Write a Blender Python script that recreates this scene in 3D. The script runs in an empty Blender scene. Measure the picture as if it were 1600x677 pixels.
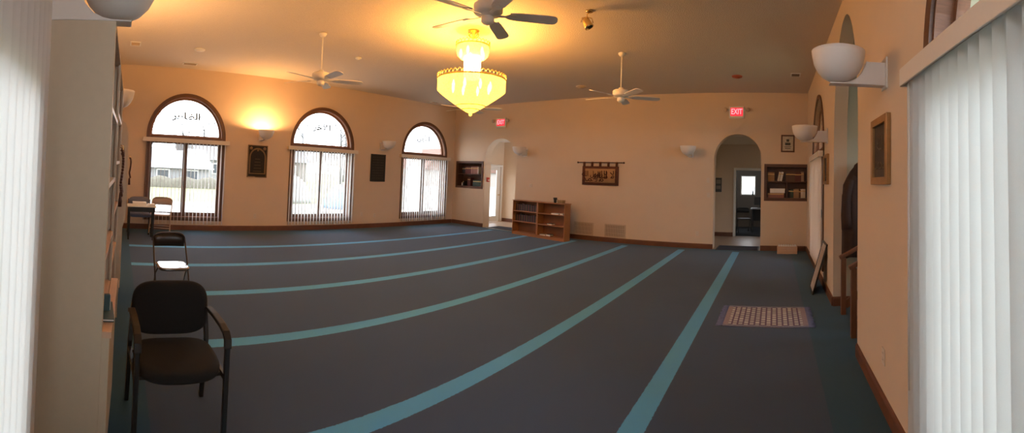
import bpy, bmesh, math, random
from mathutils import Vector, Matrix, Euler
random.seed(7)
PI = math.pi
SC = bpy.context.scene
COL = SC.collection
R = math.radians

# ------------------------------------------------------------------ room numbers (metres)
XW, YF, XR, YL, H = -9.749, 10.073, 0.788, -0.38, 3.817      # left, back, right, front wall faces, ceiling
EYE = 1.6

# ------------------------------------------------------------------ materials
MATS = {}
def lin(c):
    return tuple(((v/12.92) if v <= 0.04045 else ((v+0.055)/1.055)**2.4) for v in c)
def hexc(s):
    return lin(tuple(int(s[i:i+2], 16)/255 for i in (0, 2, 4)))
class NT:
    def __init__(s, name):
        m = bpy.data.materials.new(name); m.use_nodes = True
        s.m = m; s.nt = m.node_tree; s.N = s.nt.nodes; s.L = s.nt.links
        s.b = s.N['Principled BSDF']; s.out = s.N['Material Output']
    def n(s, t, **k):
        x = s.N.new(t)
        for a, v in k.items():
            if a.startswith('i_'):
                x.inputs[a[2:].replace('_', ' ')].default_value = v
            else: setattr(x, a, v)
        return x
    def l(s, a, b): s.L.new(a, b)
    def math(s, op, a, b=None, c=None):
        x = s.N.new('ShaderNodeMath'); x.operation = op
        for i, v in enumerate((a, b, c)):
            if v is None: continue
            if isinstance(v, (int, float)): x.inputs[i].default_value = v
            else: s.l(v, x.inputs[i])
        return x.outputs[0]
    def mix(s, f, a, b):
        x = s.N.new('ShaderNodeMix'); x.data_type = 'RGBA'
        for i, v in ((0, f), (6, a), (7, b)):
            if isinstance(v, (int, float)): x.inputs[i].default_value = v
            elif isinstance(v, tuple): x.inputs[i].default_value = (*v[:3], 1)
            else: s.l(v, x.inputs[i])
        return x.outputs[2]
    def coord(s): return s.n('ShaderNodeTexCoord').outputs['Object']
def mat(name, col, rough=.6, var=.12, scale=30, bump=0, bscale=200, metal=0, spec=.5, coat=0, stretch=None, detail=3):
    if name in MATS: return MATS[name]
    t = NT(name); b = t.b
    co = t.coord()
    if stretch:
        mp = t.n('ShaderNodeMapping'); mp.inputs['Scale'].default_value = stretch; t.l(co, mp.inputs[0]); co2 = mp.outputs[0]
    else: co2 = co
    nz = t.n('ShaderNodeTexNoise'); nz.inputs['Scale'].default_value = scale; nz.inputs['Detail'].default_value = detail; t.l(co2, nz.inputs['Vector'])
    lo = tuple(max(0, c*(1-var)) for c in col); hi = tuple(min(1, c*(1+var)) for c in col)
    t.l(t.mix(nz.outputs[0], lo, hi), b.inputs['Base Color'])
    b.inputs['Roughness'].default_value = rough; b.inputs['Metallic'].default_value = metal
    b.inputs['Specular IOR Level'].default_value = spec; b.inputs['Coat Weight'].default_value = coat
    if bump:
        n2 = t.n('ShaderNodeTexNoise'); n2.inputs['Scale'].default_value = bscale; t.l(co, n2.inputs['Vector'])
        bp = t.n('ShaderNodeBump'); bp.inputs['Strength'].default_value = bump; bp.inputs['Distance'].default_value = .01
        t.l(n2.outputs[0], bp.inputs['Height']); t.l(bp.outputs[0], b.inputs['Normal'])
    MATS[name] = t.m
    return t.m
def emat(name, col, strength, var=0, vscale=40):
    t = NT(name)
    t.b.inputs['Base Color'].default_value = (*[min(1, c) for c in col], 1)
    t.b.inputs['Emission Color'].default_value = (*col, 1)
    if var:
        v = t.n('ShaderNodeTexVoronoi'); v.inputs['Scale'].default_value = vscale; t.l(t.coord(), v.inputs['Vector'])
        f = t.math('MULTIPLY_ADD', v.outputs['Distance'], -var*strength*1.6, strength*(1+var*.6))
        t.l(t.math('MAXIMUM', f, strength*.3), t.b.inputs['Emission Strength'])
    else: t.b.inputs['Emission Strength'].default_value = strength
    return t.m
def glass(name, tint=(1, 1, 1)):
    t = NT(name); t.N.remove(t.b)
    tr = t.n('ShaderNodeBsdfTransparent'); tr.inputs[0].default_value = (*tint, 1)
    gl = t.n('ShaderNodeBsdfGlossy'); gl.inputs['Roughness'].default_value = .02
    fr = t.n('ShaderNodeFresnel'); fr.inputs[0].default_value = 1.45
    mx = t.n('ShaderNodeMixShader'); t.l(fr.outputs[0], mx.inputs[0]); t.l(tr.outputs[0], mx.inputs[1]); t.l(gl.outputs[0], mx.inputs[2])
    t.l(mx.outputs[0], t.out.inputs[0]); return t.m
def translucent(name, col, f=.5):
    t = NT(name); t.N.remove(t.b)
    co = t.coord(); nz = t.n('ShaderNodeTexNoise'); nz.inputs['Scale'].default_value = 400; t.l(co, nz.inputs['Vector'])
    c = t.mix(nz.outputs[0], tuple(v*.94 for v in col), col)
    d = t.n('ShaderNodeBsdfDiffuse'); tl = t.n('ShaderNodeBsdfTranslucent'); t.l(c, d.inputs[0]); t.l(c, tl.inputs[0])
    mx = t.n('ShaderNodeMixShader'); mx.inputs[0].default_value = f
    t.l(d.outputs[0], mx.inputs[1]); t.l(tl.outputs[0], mx.inputs[2]); t.l(mx.outputs[0], t.out.inputs[0]); return t.m

PAINT = mat('cream_wall_paint', (.68, .535, .395), .75, .03, 3, .12, 120)
CEIL = mat('textured_ceiling_paint', (.68, .60, .51), .85, .06, 60, .9, 70)
WHITE = mat('white_paint', (.78, .77, .74), .45, .02)
TRIMW = mat('valance_cream', (.70, .64, .57), .5, .02)
WOOD = mat('dark_stained_wood', (.105, .045, .022), .45, .45, 6, 0, stretch=(3, 3, 30))
WOODL = mat('reddish_window_wood', (.22, .095, .045), .45, .35, 6, stretch=(3, 3, 25))
BASEW = mat('baseboard_wood', (.135, .05, .025), .5, .3, 8)
OAK = mat('oak_wood', (.37, .155, .055), .5, .25, 5, stretch=(4, 4, 20))
OAKD = mat('oak_back_panel', (.22, .085, .032), .6, .2, 5)
LAMI = mat('beige_laminate', (.58, .475, .345), .55, .05, 20)
PEACH = mat('pale_birch_laminate', (.62, .42, .29), .5, .08, 6, stretch=(2, 20, 20))
NICHE = mat('niche_walnut', (.10, .042, .024), .5, .3, 6)
BLACK = mat('black_plastic', (.012, .011, .011), .45, .2)
CHAIRF = mat('charcoal_chair_fabric', (.0105, .009, .0095), .95, .4, 250, .4, 500)
DARKW = mat('dark_chair_arm', (.014, .010, .009), .6, .3)
BRMET = mat('brown_enamel_metal', (.035, .022, .017), .3, .1, spec=.6)
SEATMET = mat('polished_brown_seat', (.06, .05, .05), .12, .1, spec=1, coat=1)
BEIGEM = mat('beige_enamel_metal', (.55, .42, .34), .4, .05)
BLUEF = mat('slate_blue_fabric', (.15, .175, .26), .9, .2, 200)
PAPER = mat('white_paper', (.85, .84, .82), .7, .03)
GOLD = mat('gold_leaf', (.62, .38, .13), .35, .2, 40, metal=.7)
BRASS = mat('brass', (.75, .55, .25), .25, .1, metal=1)
FAN = mat('fan_white', (.80, .77, .73), .5, .03)
BOWL = mat('sconce_frosted_bowl', (.74, .70, .66), .5, .02)
TILE = mat('beige_vinyl_tile', (.42, .31, .23), .35, .12, 5)
MATB = mat('navy_door_mat', (.03, .04, .075), .95, .3, 150, .4, 300)
ROBE = mat('dark_brown_robe', (.045, .022, .016), .9, .25, 30, .2, 300)
BEAD = mat('red_brown_beads', (.09, .028, .018), .35, .3)
OUTLET = mat('ivory_plastic', (.66, .56, .46), .4, .02)
GRILL = mat('almond_grille', (.55, .42, .30), .5, .03)
DARKV = mat('vent_shadow', (.06, .045, .035), .8)
TEAL = mat('teal_book_cover', (.05, .10, .11), .4, .3, 25)
SLAT = translucent('vinyl_slat', (.84, .87, .87), .50)
SLATB = translucent('unlit_vinyl_slat', (.66, .56, .48), .10)  # unlit look of the far blind put into a beige slat colour
SLATL = translucent('vinyl_slat_left', (.84, .85, .85), .45)
SLATW = translucent('vinyl_slat_bright', (.82, .81, .79), .3)
GLASS = glass('window_glass')
LETTER = mat('black_vinyl_letter', (.05, .05, .05), .6)

def carpet_mat():
    t = NT('striped_carpet'); co = t.coord()
    sp = t.n('ShaderNodeSeparateXYZ'); t.l(co, sp.inputs[0])
    n1 = t.n('ShaderNodeTexNoise'); n1.inputs['Scale'].default_value = 45; n1.inputs['Detail'].default_value = 2; t.l(co, n1.inputs['Vector'])
    n2 = t.n('ShaderNodeTexNoise'); n2.inputs['Scale'].default_value = 330; n2.inputs['Detail'].default_value = 2; t.l(co, n2.inputs['Vector'])
    n3 = t.n('ShaderNodeTexNoise'); n3.inputs['Scale'].default_value = 1.3; t.l(co, n3.inputs['Vector'])
    x = t.math('ADD', sp.outputs[0], t.math('MULTIPLY', t.math('SUBTRACT', n1.outputs[0], .5), .02))
    y = t.math('ADD', sp.outputs[1], t.math('MULTIPLY', t.math('SUBTRACT', n1.outputs[0], .5), .02))
    s = None
    for xc in (-.88, -2.17, -3.61, -5.02, -6.42, -7.80):
        c = t.math('COMPARE', x, xc, .082)
        s = c if s is None else t.math('ADD', s, c)
    light = t.math('MINIMUM', s, 1)
    b = t.math('ADD', t.math('GREATER_THAN', x, .40), t.math('LESS_THAN', x, -9.13))
    b = t.math('ADD', b, t.math('LESS_THAN', y, .26)); b = t.math('ADD', b, t.math('GREATER_THAN', y, 9.78))
    bord = t.math('MINIMUM', b, 1)
    fl = t.math('MULTIPLY_ADD', n2.outputs[0], 1.3, -.15)
    fl = t.math('ADD', fl, t.math('MULTIPLY', t.math('SUBTRACT', n3.outputs[0], .5), .35))
    base = t.mix(fl, (.019, .033, .067), (.051, .080, .150))
    st = t.mix(fl, (.060, .28, .54), (.106, .41, .73))
    bo = t.mix(fl, (.006, .040, .075), (.015, .070, .130))
    c = t.mix(bord, t.mix(light, base, st), bo)
    t.l(c, t.b.inputs['Base Color']); t.b.inputs['Roughness'].default_value = .95; t.b.inputs['Specular IOR Level'].default_value = .15
    t.b.inputs['Sheen Weight'].default_value = .2; t.b.inputs['Sheen Roughness'].default_value = .5
    t.b.inputs['Sheen Tint'].default_value = (.7, .85, .95, 1)
    bp = t.n('ShaderNodeBump'); bp.inputs['Strength'].default_value = .5; bp.inputs['Distance'].default_value = .006
    t.l(n2.outputs[0], bp.inputs['Height']); t.l(bp.outputs[0], t.b.inputs['Normal'])
    return t.m
CARPET = carpet_mat()

# ------------------------------------------------------------------ mesh builder
def basis(axis):
    a = Vector(axis).normalized()
    h = Vector((0, 0, 1)) if abs(a.z) < .9 else Vector((1, 0, 0))
    u = h.cross(a).normalized(); v = a.cross(u)
    return u, v, a
WM = {}            # world matrix of every empty
def root_mat(o):
    M = Matrix.Identity(4)
    while o is not None:
        M = Matrix.LocRotScale(o.location, o.rotation_euler, o.scale) @ M
        o = o.parent
    return M
class MB:
    def __init__(s): s.bm = bmesh.new()
    def face(s, pts):
        vs = [s.bm.verts.new(p) for p in pts]
        return s.bm.faces.new(vs)
    def hexa(s, P):     # 8 points: bottom 4, top 4
        v = [s.bm.verts.new(p) for p in P]
        for f in ((3, 2, 1, 0), (4, 5, 6, 7), (0, 1, 5, 4), (1, 2, 6, 5), (2, 3, 7, 6), (3, 0, 4, 7)):
            s.bm.faces.new([v[i] for i in f])
        return s
    def box(s, x0, x1, y0, y1, z0, z1, M=None):
        P = [(x0, y0, z0), (x1, y0, z0), (x1, y1, z0), (x0, y1, z0), (x0, y0, z1), (x1, y0, z1), (x1, y1, z1), (x0, y1, z1)]
        if M is not None: P = [M @ Vector(p) for p in P]
        return s.hexa(P)
    def loops(s, rings, closed=True, cap=True, smooth=True):
        V = [[s.bm.verts.new(p) for p in r] for r in rings]
        n = len(V[0])
        for a, b in zip(V, V[1:]):
            for i in range(n if closed else n-1):
                j = (i+1) % n
                f = s.bm.faces.new((a[i], a[j], b[j], b[i])); f.smooth = smooth
        if cap:
            s.bm.faces.new(list(reversed(V[0]))); s.bm.faces.new(V[-1])
        return s
    def tube(s, pts, r, seg=10, cap=True):
        pts = [Vector(p) for p in pts]; rings = []; u0 = None
        for i, p in enumerate(pts):
            d = (pts[min(i+1, len(pts)-1)] - pts[max(i-1, 0)]).normalized()
            if u0 is None: u, v, _ = basis(d)
            else:
                u = (u0 - d*u0.dot(d)).normalized(); v = d.cross(u)
            u0 = u
            rr = r[i] if isinstance(r, (list, tuple)) else r
            rings.append([p + u*math.cos(2*PI*k/seg)*rr + v*math.sin(2*PI*k/seg)*rr for k in range(seg)])
        return s.loops(rings, True, cap)
    def bar(s, pts, w, h, up=(0, 0, 1)):     # rectangular section along a path
        pts = [Vector(p) for p in pts]; rings = []
        for i, p in enumerate(pts):
            d = (pts[min(i+1, len(pts)-1)] - pts[max(i-1, 0)]).normalized()
            side = d.cross(Vector(up)).normalized(); v = side.cross(d).normalized()
            rings.append([p + side*a*w/2 + v*b*h/2 for a, b in ((-1, -1), (1, -1), (1, 1), (-1, 1))])
        return s.loops(rings, True, True, False)
    def lathe(s, prof, o=(0, 0, 0), axis=(0, 0, 1), seg=32, rmod=None, cap=True, a0=0, a1=2*PI):
        u, v, a = basis(axis); o = Vector(o); rings = []
        full = abs(a1-a0-2*PI) < 1e-6
        m = seg if full else seg+1
        for r, z in prof:
            ring = []
            for k in range(m):
                t = a0 + (a1-a0)*k/seg
                rr = max(r, 1e-4) * (rmod(k) if rmod else 1)
                ring.append(o + a*z + (u*math.cos(t) + v*math.sin(t))*rr)
            rings.append(ring)
        return s.loops(rings, full, cap and full)
    def ball(s, c, r, seg=12, n=8, sc=(1, 1, 1)):
        c = Vector(c)
        rings = [[c + Vector((r*sc[0]*math.sin(PI*(i+.02)/(n+.04))*math.cos(2*PI*k/seg), r*sc[1]*math.sin(PI*(i+.02)/(n+.04))*math.sin(2*PI*k/seg), -r*sc[2]*math.cos(PI*(i+.02)/(n+.04)))) for k in range(seg)] for i in range(n+1)]
        return s.loops(rings)
    def prism(s, poly, fn, d0, d1, smooth=False):    # 2D polygon through fn(a, b, d)
        A = [fn(a, b, d0) for a, b in poly]; B = [fn(a, b, d1) for a, b in poly]
        va = [s.bm.verts.new(p) for p in A]; vb = [s.bm.verts.new(p) for p in B]
        n = len(poly)
        s.bm.faces.new(list(reversed(va))); s.bm.faces.new(vb)
        for i in range(n):
            j = (i+1) % n
            f = s.bm.faces.new((va[i], va[j], vb[j], vb[i])); f.smooth = smooth
        return s
    def ring(s, outer, inner, fn, d0, d1):
        n = len(outer)
        def mk(P, d): return [s.bm.verts.new(fn(a, b, d)) for a, b in P]
        o0, o1, i0, i1 = mk(outer, d0), mk(outer, d1), mk(inner, d0), mk(inner, d1)
        for k in range(n):
            j = (k+1) % n
            for q in ((o0[k], o0[j], i0[j], i0[k]), (o1[k], i1[k], i1[j], o1[j]), (o0[k], o1[k], o1[j], o0[j]), (i0[k], i0[j], i1[j], i1[k])):
                s.bm.faces.new(q)
        return s
    def build(s, name, m, parent=None, bev=0, local=False, label=None, solid=True):
        bmesh.ops.remove_doubles(s.bm, verts=s.bm.verts, dist=1e-6)
        if solid: bmesh.ops.recalc_face_normals(s.bm, faces=s.bm.faces)
        me = bpy.data.meshes.new(name)
        if parent is not None and not local: s.bm.transform(root_mat(parent).inverted())
        s.bm.to_mesh(me); s.bm.free()
        me.materials.append(m)
        o = bpy.data.objects.new(name, me); COL.objects.link(o)
        if parent is not None: o.parent = parent
        if bev:
            b = o.modifiers.new('bevel', 'BEVEL'); b.width = bev; b.segments = 2; b.limit_method = 'ANGLE'; b.angle_limit = R(40)
        if label: o['label'] = label
        return o
def tag(o, label, cat, group=None, kind=None):
    o['label'] = label; o['category'] = cat
    if group: o['group'] = group
    if kind: o['kind'] = kind
    return o
def thing(name, loc, label, cat, rz=0, group=None, kind=None, rot=None):
    o = bpy.data.objects.new(name, None); COL.objects.link(o); o.empty_display_size = .1
    o.location = loc; o.rotation_euler = rot if rot else (0, 0, rz)
    return tag(o, label, cat, group, kind)
def dup(root, loc, rz, label=None, group=None, rot=None):
    r = root.copy(); COL.objects.link(r); r.location = loc; r.rotation_euler = rot if rot else (0, 0, rz)
    if label: r['label'] = label
    if group: r['group'] = group
    for ch in list(root.children):
        c = ch.copy(); COL.objects.link(c); c.parent = r
        for g in list(ch.children):
            d = g.copy(); COL.objects.link(d); d.parent = c
    return r
def struct(o, label, cat): return tag(o, label, cat, kind='structure')
def text_mesh(body, size, origin, xdir, up, m, name, parent, ext=.002, sx=1, bold=0):
    cu = bpy.data.curves.new('t', 'FONT'); cu.body = body; cu.size = size; cu.align_x = 'CENTER'; cu.align_y = 'CENTER'
    cu.extrude = ext; cu.offset = bold
    ob = bpy.data.objects.new('t', cu); COL.objects.link(ob)
    dg = bpy.context.evaluated_depsgraph_get()
    me = bpy.data.meshes.new_from_object(ob.evaluated_get(dg))
    bpy.data.objects.remove(ob); bpy.data.curves.remove(cu)
    x = Vector(xdir).normalized(); y = Vector(up).normalized(); z = x.cross(y)
    M = Matrix(((x.x*sx, y.x, z.x, origin[0]), (x.y*sx, y.y, z.y, origin[1]), (x.z*sx, y.z, z.z, origin[2]), (0, 0, 0, 1)))
    me.transform(root_mat(parent).inverted() @ M)
    me.materials.clear(); me.materials.append(m); me.name = name
    o = bpy.data.objects.new(name, me); COL.objects.link(o); o.parent = parent
    return o

# wall coordinate maps: s along wall, z up, d into the wall (negative = into the room)
fW = lambda s, z, d: Vector((XW-d, s, z))
fF = lambda s, z, d: Vector((s, YF+d, z))
fR = lambda s, z, d: Vector((XR+d, s, z))
fL = lambda s, z, d: Vector((s, YL-d, z))
def wbox(mb, fn, s0, s1, z0, z1, d0, d1):
    return mb.hexa([fn(s0, z0, d0), fn(s1, z0, d0), fn(s1, z0, d1), fn(s0, z0, d1), fn(s0, z1, d0), fn(s1, z1, d0), fn(s1, z1, d1), fn(s0, z1, d1)])
def wall(name, fn, s0, s1, ops, t, label, m=PAINT, z1=H, extra=0):
    mb = MB(); cuts = {s0-extra, s1+extra}
    for o in ops:
        n = 36 if o.get('rise') else 1
        for k in range(n+1):
            a = PI*k/n if n > 1 else PI*k
            cuts.add(round(o['c'] - o['hw']*math.cos(a), 5))
    cuts = sorted(cuts)
    def top(o, s):
        if not o.get('rise'): return o['zt']
        q = max(0, 1-((s-o['c'])/o['hw'])**2)
        return o['spring'] + o['rise']*math.sqrt(q)
    def quad(a, b, za0, zb0, za1, zb1):
        if max(za1-za0, zb1-zb0) < 1e-5: return
        for d in (0, t):
            P = [fn(a, za0, d), fn(b, zb0, d), fn(b, zb1, d), fn(a, za1, d)]
            P2 = []
            for p in P:
                if not any((p-q).length < 1e-6 for q in P2): P2.append(p)
            if len(P2) > 2: mb.face(P2)
    for a, b in zip(cuts, cuts[1:]):
        mid = (a+b)/2; o = next((o for o in ops if abs(mid-o['c']) < o['hw']), None)
        if o is None: quad(a, b, 0, 0, z1, z1); continue
        if o['zb'] > 0:
            quad(a, b, 0, 0, o['zb'], o['zb']); mb.face([fn(a, o['zb'], 0), fn(b, o['zb'], 0), fn(b, o['zb'], t), fn(a, o['zb'], t)])
        quad(a, b, top(o, a), top(o, b), z1, z1)
        f = mb.face([fn(a, top(o, a), 0), fn(b, top(o, b), 0), fn(b, top(o, b), t), fn(a, top(o, a), t)])
    for o in ops:
        for s in (o['c']-o['hw'], o['c']+o['hw']):
            ztop = o['spring'] if o.get('rise') else o['zt']
            mb.face([fn(s, o['zb'], 0), fn(s, ztop, 0), fn(s, ztop, t), fn(s, o['zb'], t)])
    for s in (s0-extra, s1+extra): mb.face([fn(s, 0, 0), fn(s, z1, 0), fn(s, z1, t), fn(s, 0, t)])
    mb.face([fn(s0-extra, z1, 0), fn(s1+extra, z1, 0), fn(s1+extra, z1, t), fn(s0-extra, z1, t)])
    bmesh.ops.remove_doubles(mb.bm, verts=mb.bm.verts, dist=1e-5)
    return struct(mb.build(name, m, solid=False), label, 'wall')

# ------------------------------------------------------------------ room shell
WB, WSP, WHW, WRI = .29, 2.205, .885, .955           # window opening bottom, spring, half width, rise
WIN = [1.56, 5.165, 8.765]
def op_win(c, sp=WSP): return dict(c=c, hw=WHW, zb=WB, spring=sp, rise=WRI)
A1 = dict(c=-7.79, hw=.60, zb=0, spring=2.17, rise=.60)
A2 = dict(c=-.90, hw=.575, zb=0, spring=2.20, rise=.60)
N1 = dict(c=-9.035, hw=.53, zb=1.245, zt=2.01)
N2 = dict(c=.305, hw=.50, zb=1.245, zt=2.025)
RWN, RWF, LWC = 1.11, 7.55, -.80
ALC = dict(c=4.715, hw=.815, zb=0, spring=2.15, rise=1.40)
wall('wall_left', fW, YL, YF, [op_win(c) for c in WIN], .2, 'cream left wall with three arched windows', extra=.2)
wall('wall_back', fF, XW, XR, [A1, A2, N1, N2], .30, 'cream back wall with two arched doorways')
wall('wall_right', fR, YL, YF, [op_win(RWN), op_win(RWF), ALC], .18, 'cream right wall beside the large bright blinds', extra=.2)
wall('wall_front', fL, XW, XR, [op_win(LWC, 2.62)], .2, 'cream wall behind the beige bookcases')
fl = MB().box(XW-.2, XR+.2, YL-.2, YF, -.1, 0)
struct(fl.build('floor', CARPET), 'slate carpet with teal stripes and a darker teal border', 'carpet')
struct(MB().box(XW-.3, 3, YL-.4, 16.2, H, H+.15).build('ceiling', CEIL), 'textured ceiling over the whole prayer hall', 'ceiling')

def base_seg(n, fn, s0, s1, lab):
    mb = MB(); mb.prism([(0, 0), (.018, 0), (.018, .095), (.010, .118), (0, .12)], lambda a, b, d: fn(d, b, -a), s0, s1)
    struct(mb.build(n, BASEW), lab, 'baseboard')
base_seg('baseboard_left', fW, YL, YF-.02, 'dark wood baseboard under the three arched windows')
base_seg('baseboard_back', fF, XW+.02, -8.39, 'dark wood baseboard left of the left archway')
base_seg('baseboard_back', fF, -7.19, -1.475, 'long dark wood baseboard between the two archways')
base_seg('baseboard_back', fF, -.325, XR-.02, 'dark wood baseboard right of the right archway')
base_seg('baseboard_right', fR, YL+.02, 3.90, 'dark wood baseboard below the nearest right painting')
base_seg('baseboard_right', fR, 5.53, YF-.02, 'dark wood baseboard behind the leaning frame')

# ------------------------------------------------------------------ windows
def wpath(c, hw, zb, sp, ri, n=32):
    P = [(c-hw, zb), (c+hw, zb)]
    return P + [(c+hw*math.cos(PI*k/n), sp+ri*math.sin(PI*k/n)) for k in range(n+1)]
def halfpath(c, hw, z0, sp, ri, n=32):
    return [(c+hw*math.cos(PI*k/n), sp+ri*math.sin(PI*k/n)) for k in range(n+1)] + [(c-hw, z0), (c+hw, z0)]
def window(no, fn, c, label, xdir, word=None, WSP=WSP, TZ=2.10):
    o = thing('window_%d' % no, fn(c, WB, 0), label, 'window', kind='structure')
    mb = MB().ring(wpath(c, WHW+.065, WB-.065, WSP, WRI+.065), wpath(c, WHW-.012, WB+.012, WSP, WRI-.012), fn, -.022, 0)
    mb.build('casing', WOOD, o)
    MB().ring(wpath(c, WHW, WB, WSP, WRI), wpath(c, WHW-.028, WB+.028, WSP, WRI-.028), fn, .0, .19).build('jamb_liner', WOODL, o)
    mb = MB(); wbox(mb, fn, c-WHW+.028, c+WHW-.028, TZ, WSP, -.015, .16); mb.build('transom', WOOD, o)
    i = WHW-.028
    MB().ring(halfpath(c, i, WSP, WSP+.0, WRI-.028), halfpath(c, i-.045, WSP+.04, WSP+.04, WRI-.028-.085), fn, .10, .145).build('arch_sash', WOODL, o)
    for s0, s1, d in ((c-i, c+.05, .07), (c-.05, c+i, .115)):
        w = .058
        MB().ring([(s0, WB+.028), (s1, WB+.028), (s1, TZ), (s0, TZ)], [(s0+w, WB+.028+.09), (s1-w, WB+.028+.09), (s1-w, TZ-.07), (s0+w, TZ-.07)], fn, d, d+.035).build('sash', WOOD, o)
        mb = MB(); mb.face([fn(s0+w, WB+.118, d+.018), fn(s1-w, WB+.118, d+.018), fn(s1-w, TZ-.07, d+.018), fn(s0+w, TZ-.07, d+.018)]); mb.build('pane', GLASS, o)
    mb = MB(); mb.face([fn(a, b, .122) for a, b in halfpath(c, i-.04, WSP+.035, WSP+.035, WRI-.028-.08)]); mb.build('arch_pane', GLASS, o)
    mb = MB(); wbox(mb, fn, c-.025, c-.01, 1.0, 1.15, .05, .07); mb.build('latch', BLACK, o)
    if word: text_mesh(word, .22, fn(c, 2.70, .115), xdir, (0, 0, 1), LETTER, 'lettering', o, .002, 1.25, .006)
    return o
window(1, fW, WIN[0], 'arched window nearest the bookcases, in the left wall', (0, 1, 0), '\uFEAE\uFEEB\uFE8E\uFEC8\uFEDF\uFE8D')
window(2, fW, WIN[1], 'arched window in the middle of the left wall', (0, 1, 0), '\uFEAE\uFEA7\uFEF5\uFE8D')
window(3, fW, WIN[2], 'arched window nearest the back corner, in the left wall', (0, 1, 0), '\uFEDD\uFEED\uFEF7\uFE8D')
window(4, fR, RWN, 'arched window behind the large bright blind at right', (0, -1, 0))
window(5, fR, RWF, 'narrow-looking arched window beyond the far right sconce', (0, -1, 0))
window(6, fL, LWC, 'window behind the blind at the left edge', (-1, 0, 0), None, 2.62, 1.95)

def blind(fn, c, w, ztop, zbot, ang, label, m, group=None, pitch=.089, hval=.095, dv=.115, flip=1, dslat=None, stack=0):
    o = thing('vertical_blind', fn(c, zbot, -.07), label, 'blind', group=group)
    mb = MB()
    wbox(mb, fn, c-w/2, c+w/2, ztop, ztop+hval, -dv, -dv+.012)
    for s in (c-w/2, c+w/2-.012): wbox(mb, fn, s, s+.012, ztop, ztop+hval, -dv+.012, -.0)
    wbox(mb, fn, c-w/2+.012, c+w/2-.012, ztop+hval-.012, ztop+hval, -dv+.012, 0)
    mb.build('valance', TRIMW, o, .003)
    mb = MB(); dc = -.062 if dslat is None else dslat
    wbox(mb, fn, c-w/2+.03, c+w/2-.03, ztop+.03, ztop+.065, dc-.02, dc+.02); mb.build('headrail', WHITE, o)
    mb = MB(); n = int((w-.10)/pitch)
    for k in range(n):
        s = c - (n-1)*pitch/2 + k*pitch; a = R(ang + random.uniform(-2.5, 2.5))*flip
        ca, sa = math.cos(a), math.sin(a); P = []
        for q in range(7):
            u = (q/6-.5)*.089; bow = .006*(1-(2*u/.089)**2)
            P.append((s+u*ca-bow*sa, dc+u*sa+bow*ca))
        V0 = [mb.bm.verts.new(fn(x, zbot, d)) for x, d in P]; V1 = [mb.bm.verts.new(fn(x, ztop+.03, d)) for x, d in P]
        for q in range(6):
            f = mb.bm.faces.new((V0[q], V0[q+1], V1[q+1], V1[q])); f.smooth = True
    mb.build('slats', m, o, solid=False)
    mb = MB(); mb.tube([fn(c+w/2-.09, ztop+.03, dc-.03), fn(c+w/2-.09, zbot+.5, dc-.035)], .004, 6); mb.build('wand', WHITE, o)
    return o
blind(fW, WIN[0], 2.07, 2.055, .15, 88, 'open vertical blind on the arched window behind the beige folding chair', SLATW)
blind(fW, WIN[1], 2.07, 2.055, .15, 88, 'open vertical blind on the middle arched window of the left wall', SLATW)
blind(fW, WIN[2], 2.07, 2.055, .15, 66, 'open vertical blind on the arched window nearest the back corner', SLATW)
blind(fR, 1.06, 2.16, 2.13, .06, 56, 'closed bright white vertical blind filling the right edge', SLAT, flip=-1, dv=.128, dslat=-.072)
blind(fR, 7.475, 1.75, 2.045, .22, 25, 'closed vertical blind in unlit beige beyond the far right sconce, seen edge-on', SLATB, flip=-1, dv=.10, dslat=-.058)
blind(fL, -.76, 2.14, 2.52, .06, 12, 'closed bright vertical blind at the left edge beside the bookcase', SLATL, dv=.11, dslat=-.062)

# ------------------------------------------------------------------ corridor rooms beyond the arches
def sbox(name, x0, x1, y0, y1, z0, z1, m, label, cat): return struct(MB().box(x0, x1, y0, y1, z0, z1).build(name, m), label, cat)
YB = YF+.30
HT = 2.86
sbox('floor_vestibule', -9.3, -6.4, YF, 12.2, -.1, 0, TILE, 'beige tile floor through the left archway', 'floor')
sbox('wall_vestibule_back', -9.3, -6.25, 12.05, 12.2, 0, H, PAINT, 'sunlit wall seen through the left archway', 'wall')
wall('wall_vestibule_right', lambda s, z, d: Vector((-6.4+d, s, z)), YB, 12.2, [dict(c=11.35, hw=.55, zb=0, zt=2.05)], .15, 'right side wall of the left vestibule')  # doorway gap added out of view to brighten the vestibule
fV = lambda s, z, d: Vector((-9.15-d, s, z))
wall('wall_vestibule_left', fV, YB, 12.05, [dict(c=11.52, hw=.405, zb=0, zt=1.955)], .15, 'wall with a glazed white door, through the left archway')
base_seg('baseboard_vestibule', lambda s, z, d: Vector((s, 12.05+d, z)), -9.14, -6.41, 'dark baseboard below the sunlit vestibule wall')
o = thing('door_1', (-9.2, 11.52, 0), 'white glazed door glimpsed through the left archway', 'door', kind='structure')
MB().ring([(11.05, 0), (11.99, 0), (11.99, 2.02), (11.05, 2.02)], [(11.12, 0.001), (11.92, 0.001), (11.92, 1.95), (11.12, 1.95)], fV, -.02, .02).build('door_frame', WHITE, o)
MB().ring([(11.12, .01), (11.92, .01), (11.92, 1.95), (11.12, 1.95)], [(11.22, .2), (11.72, .2), (11.72, 1.83), (11.22, 1.83)], fV, .04, .08).build('door_leaf', WHITE, o)
mb = MB(); mb.face([fV(11.22, .2, .06), fV(11.72, .2, .06), fV(11.72, 1.83, .06), fV(11.22, 1.83, .06)]); mb.build('pane', GLASS, o)
mb = MB(); mb.tube([fV(11.82, .95, .04), fV(11.82, .95, -.03), fV(11.70, .95, -.04)], .012, 8); mb.build('handle', BRASS, o)

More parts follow.
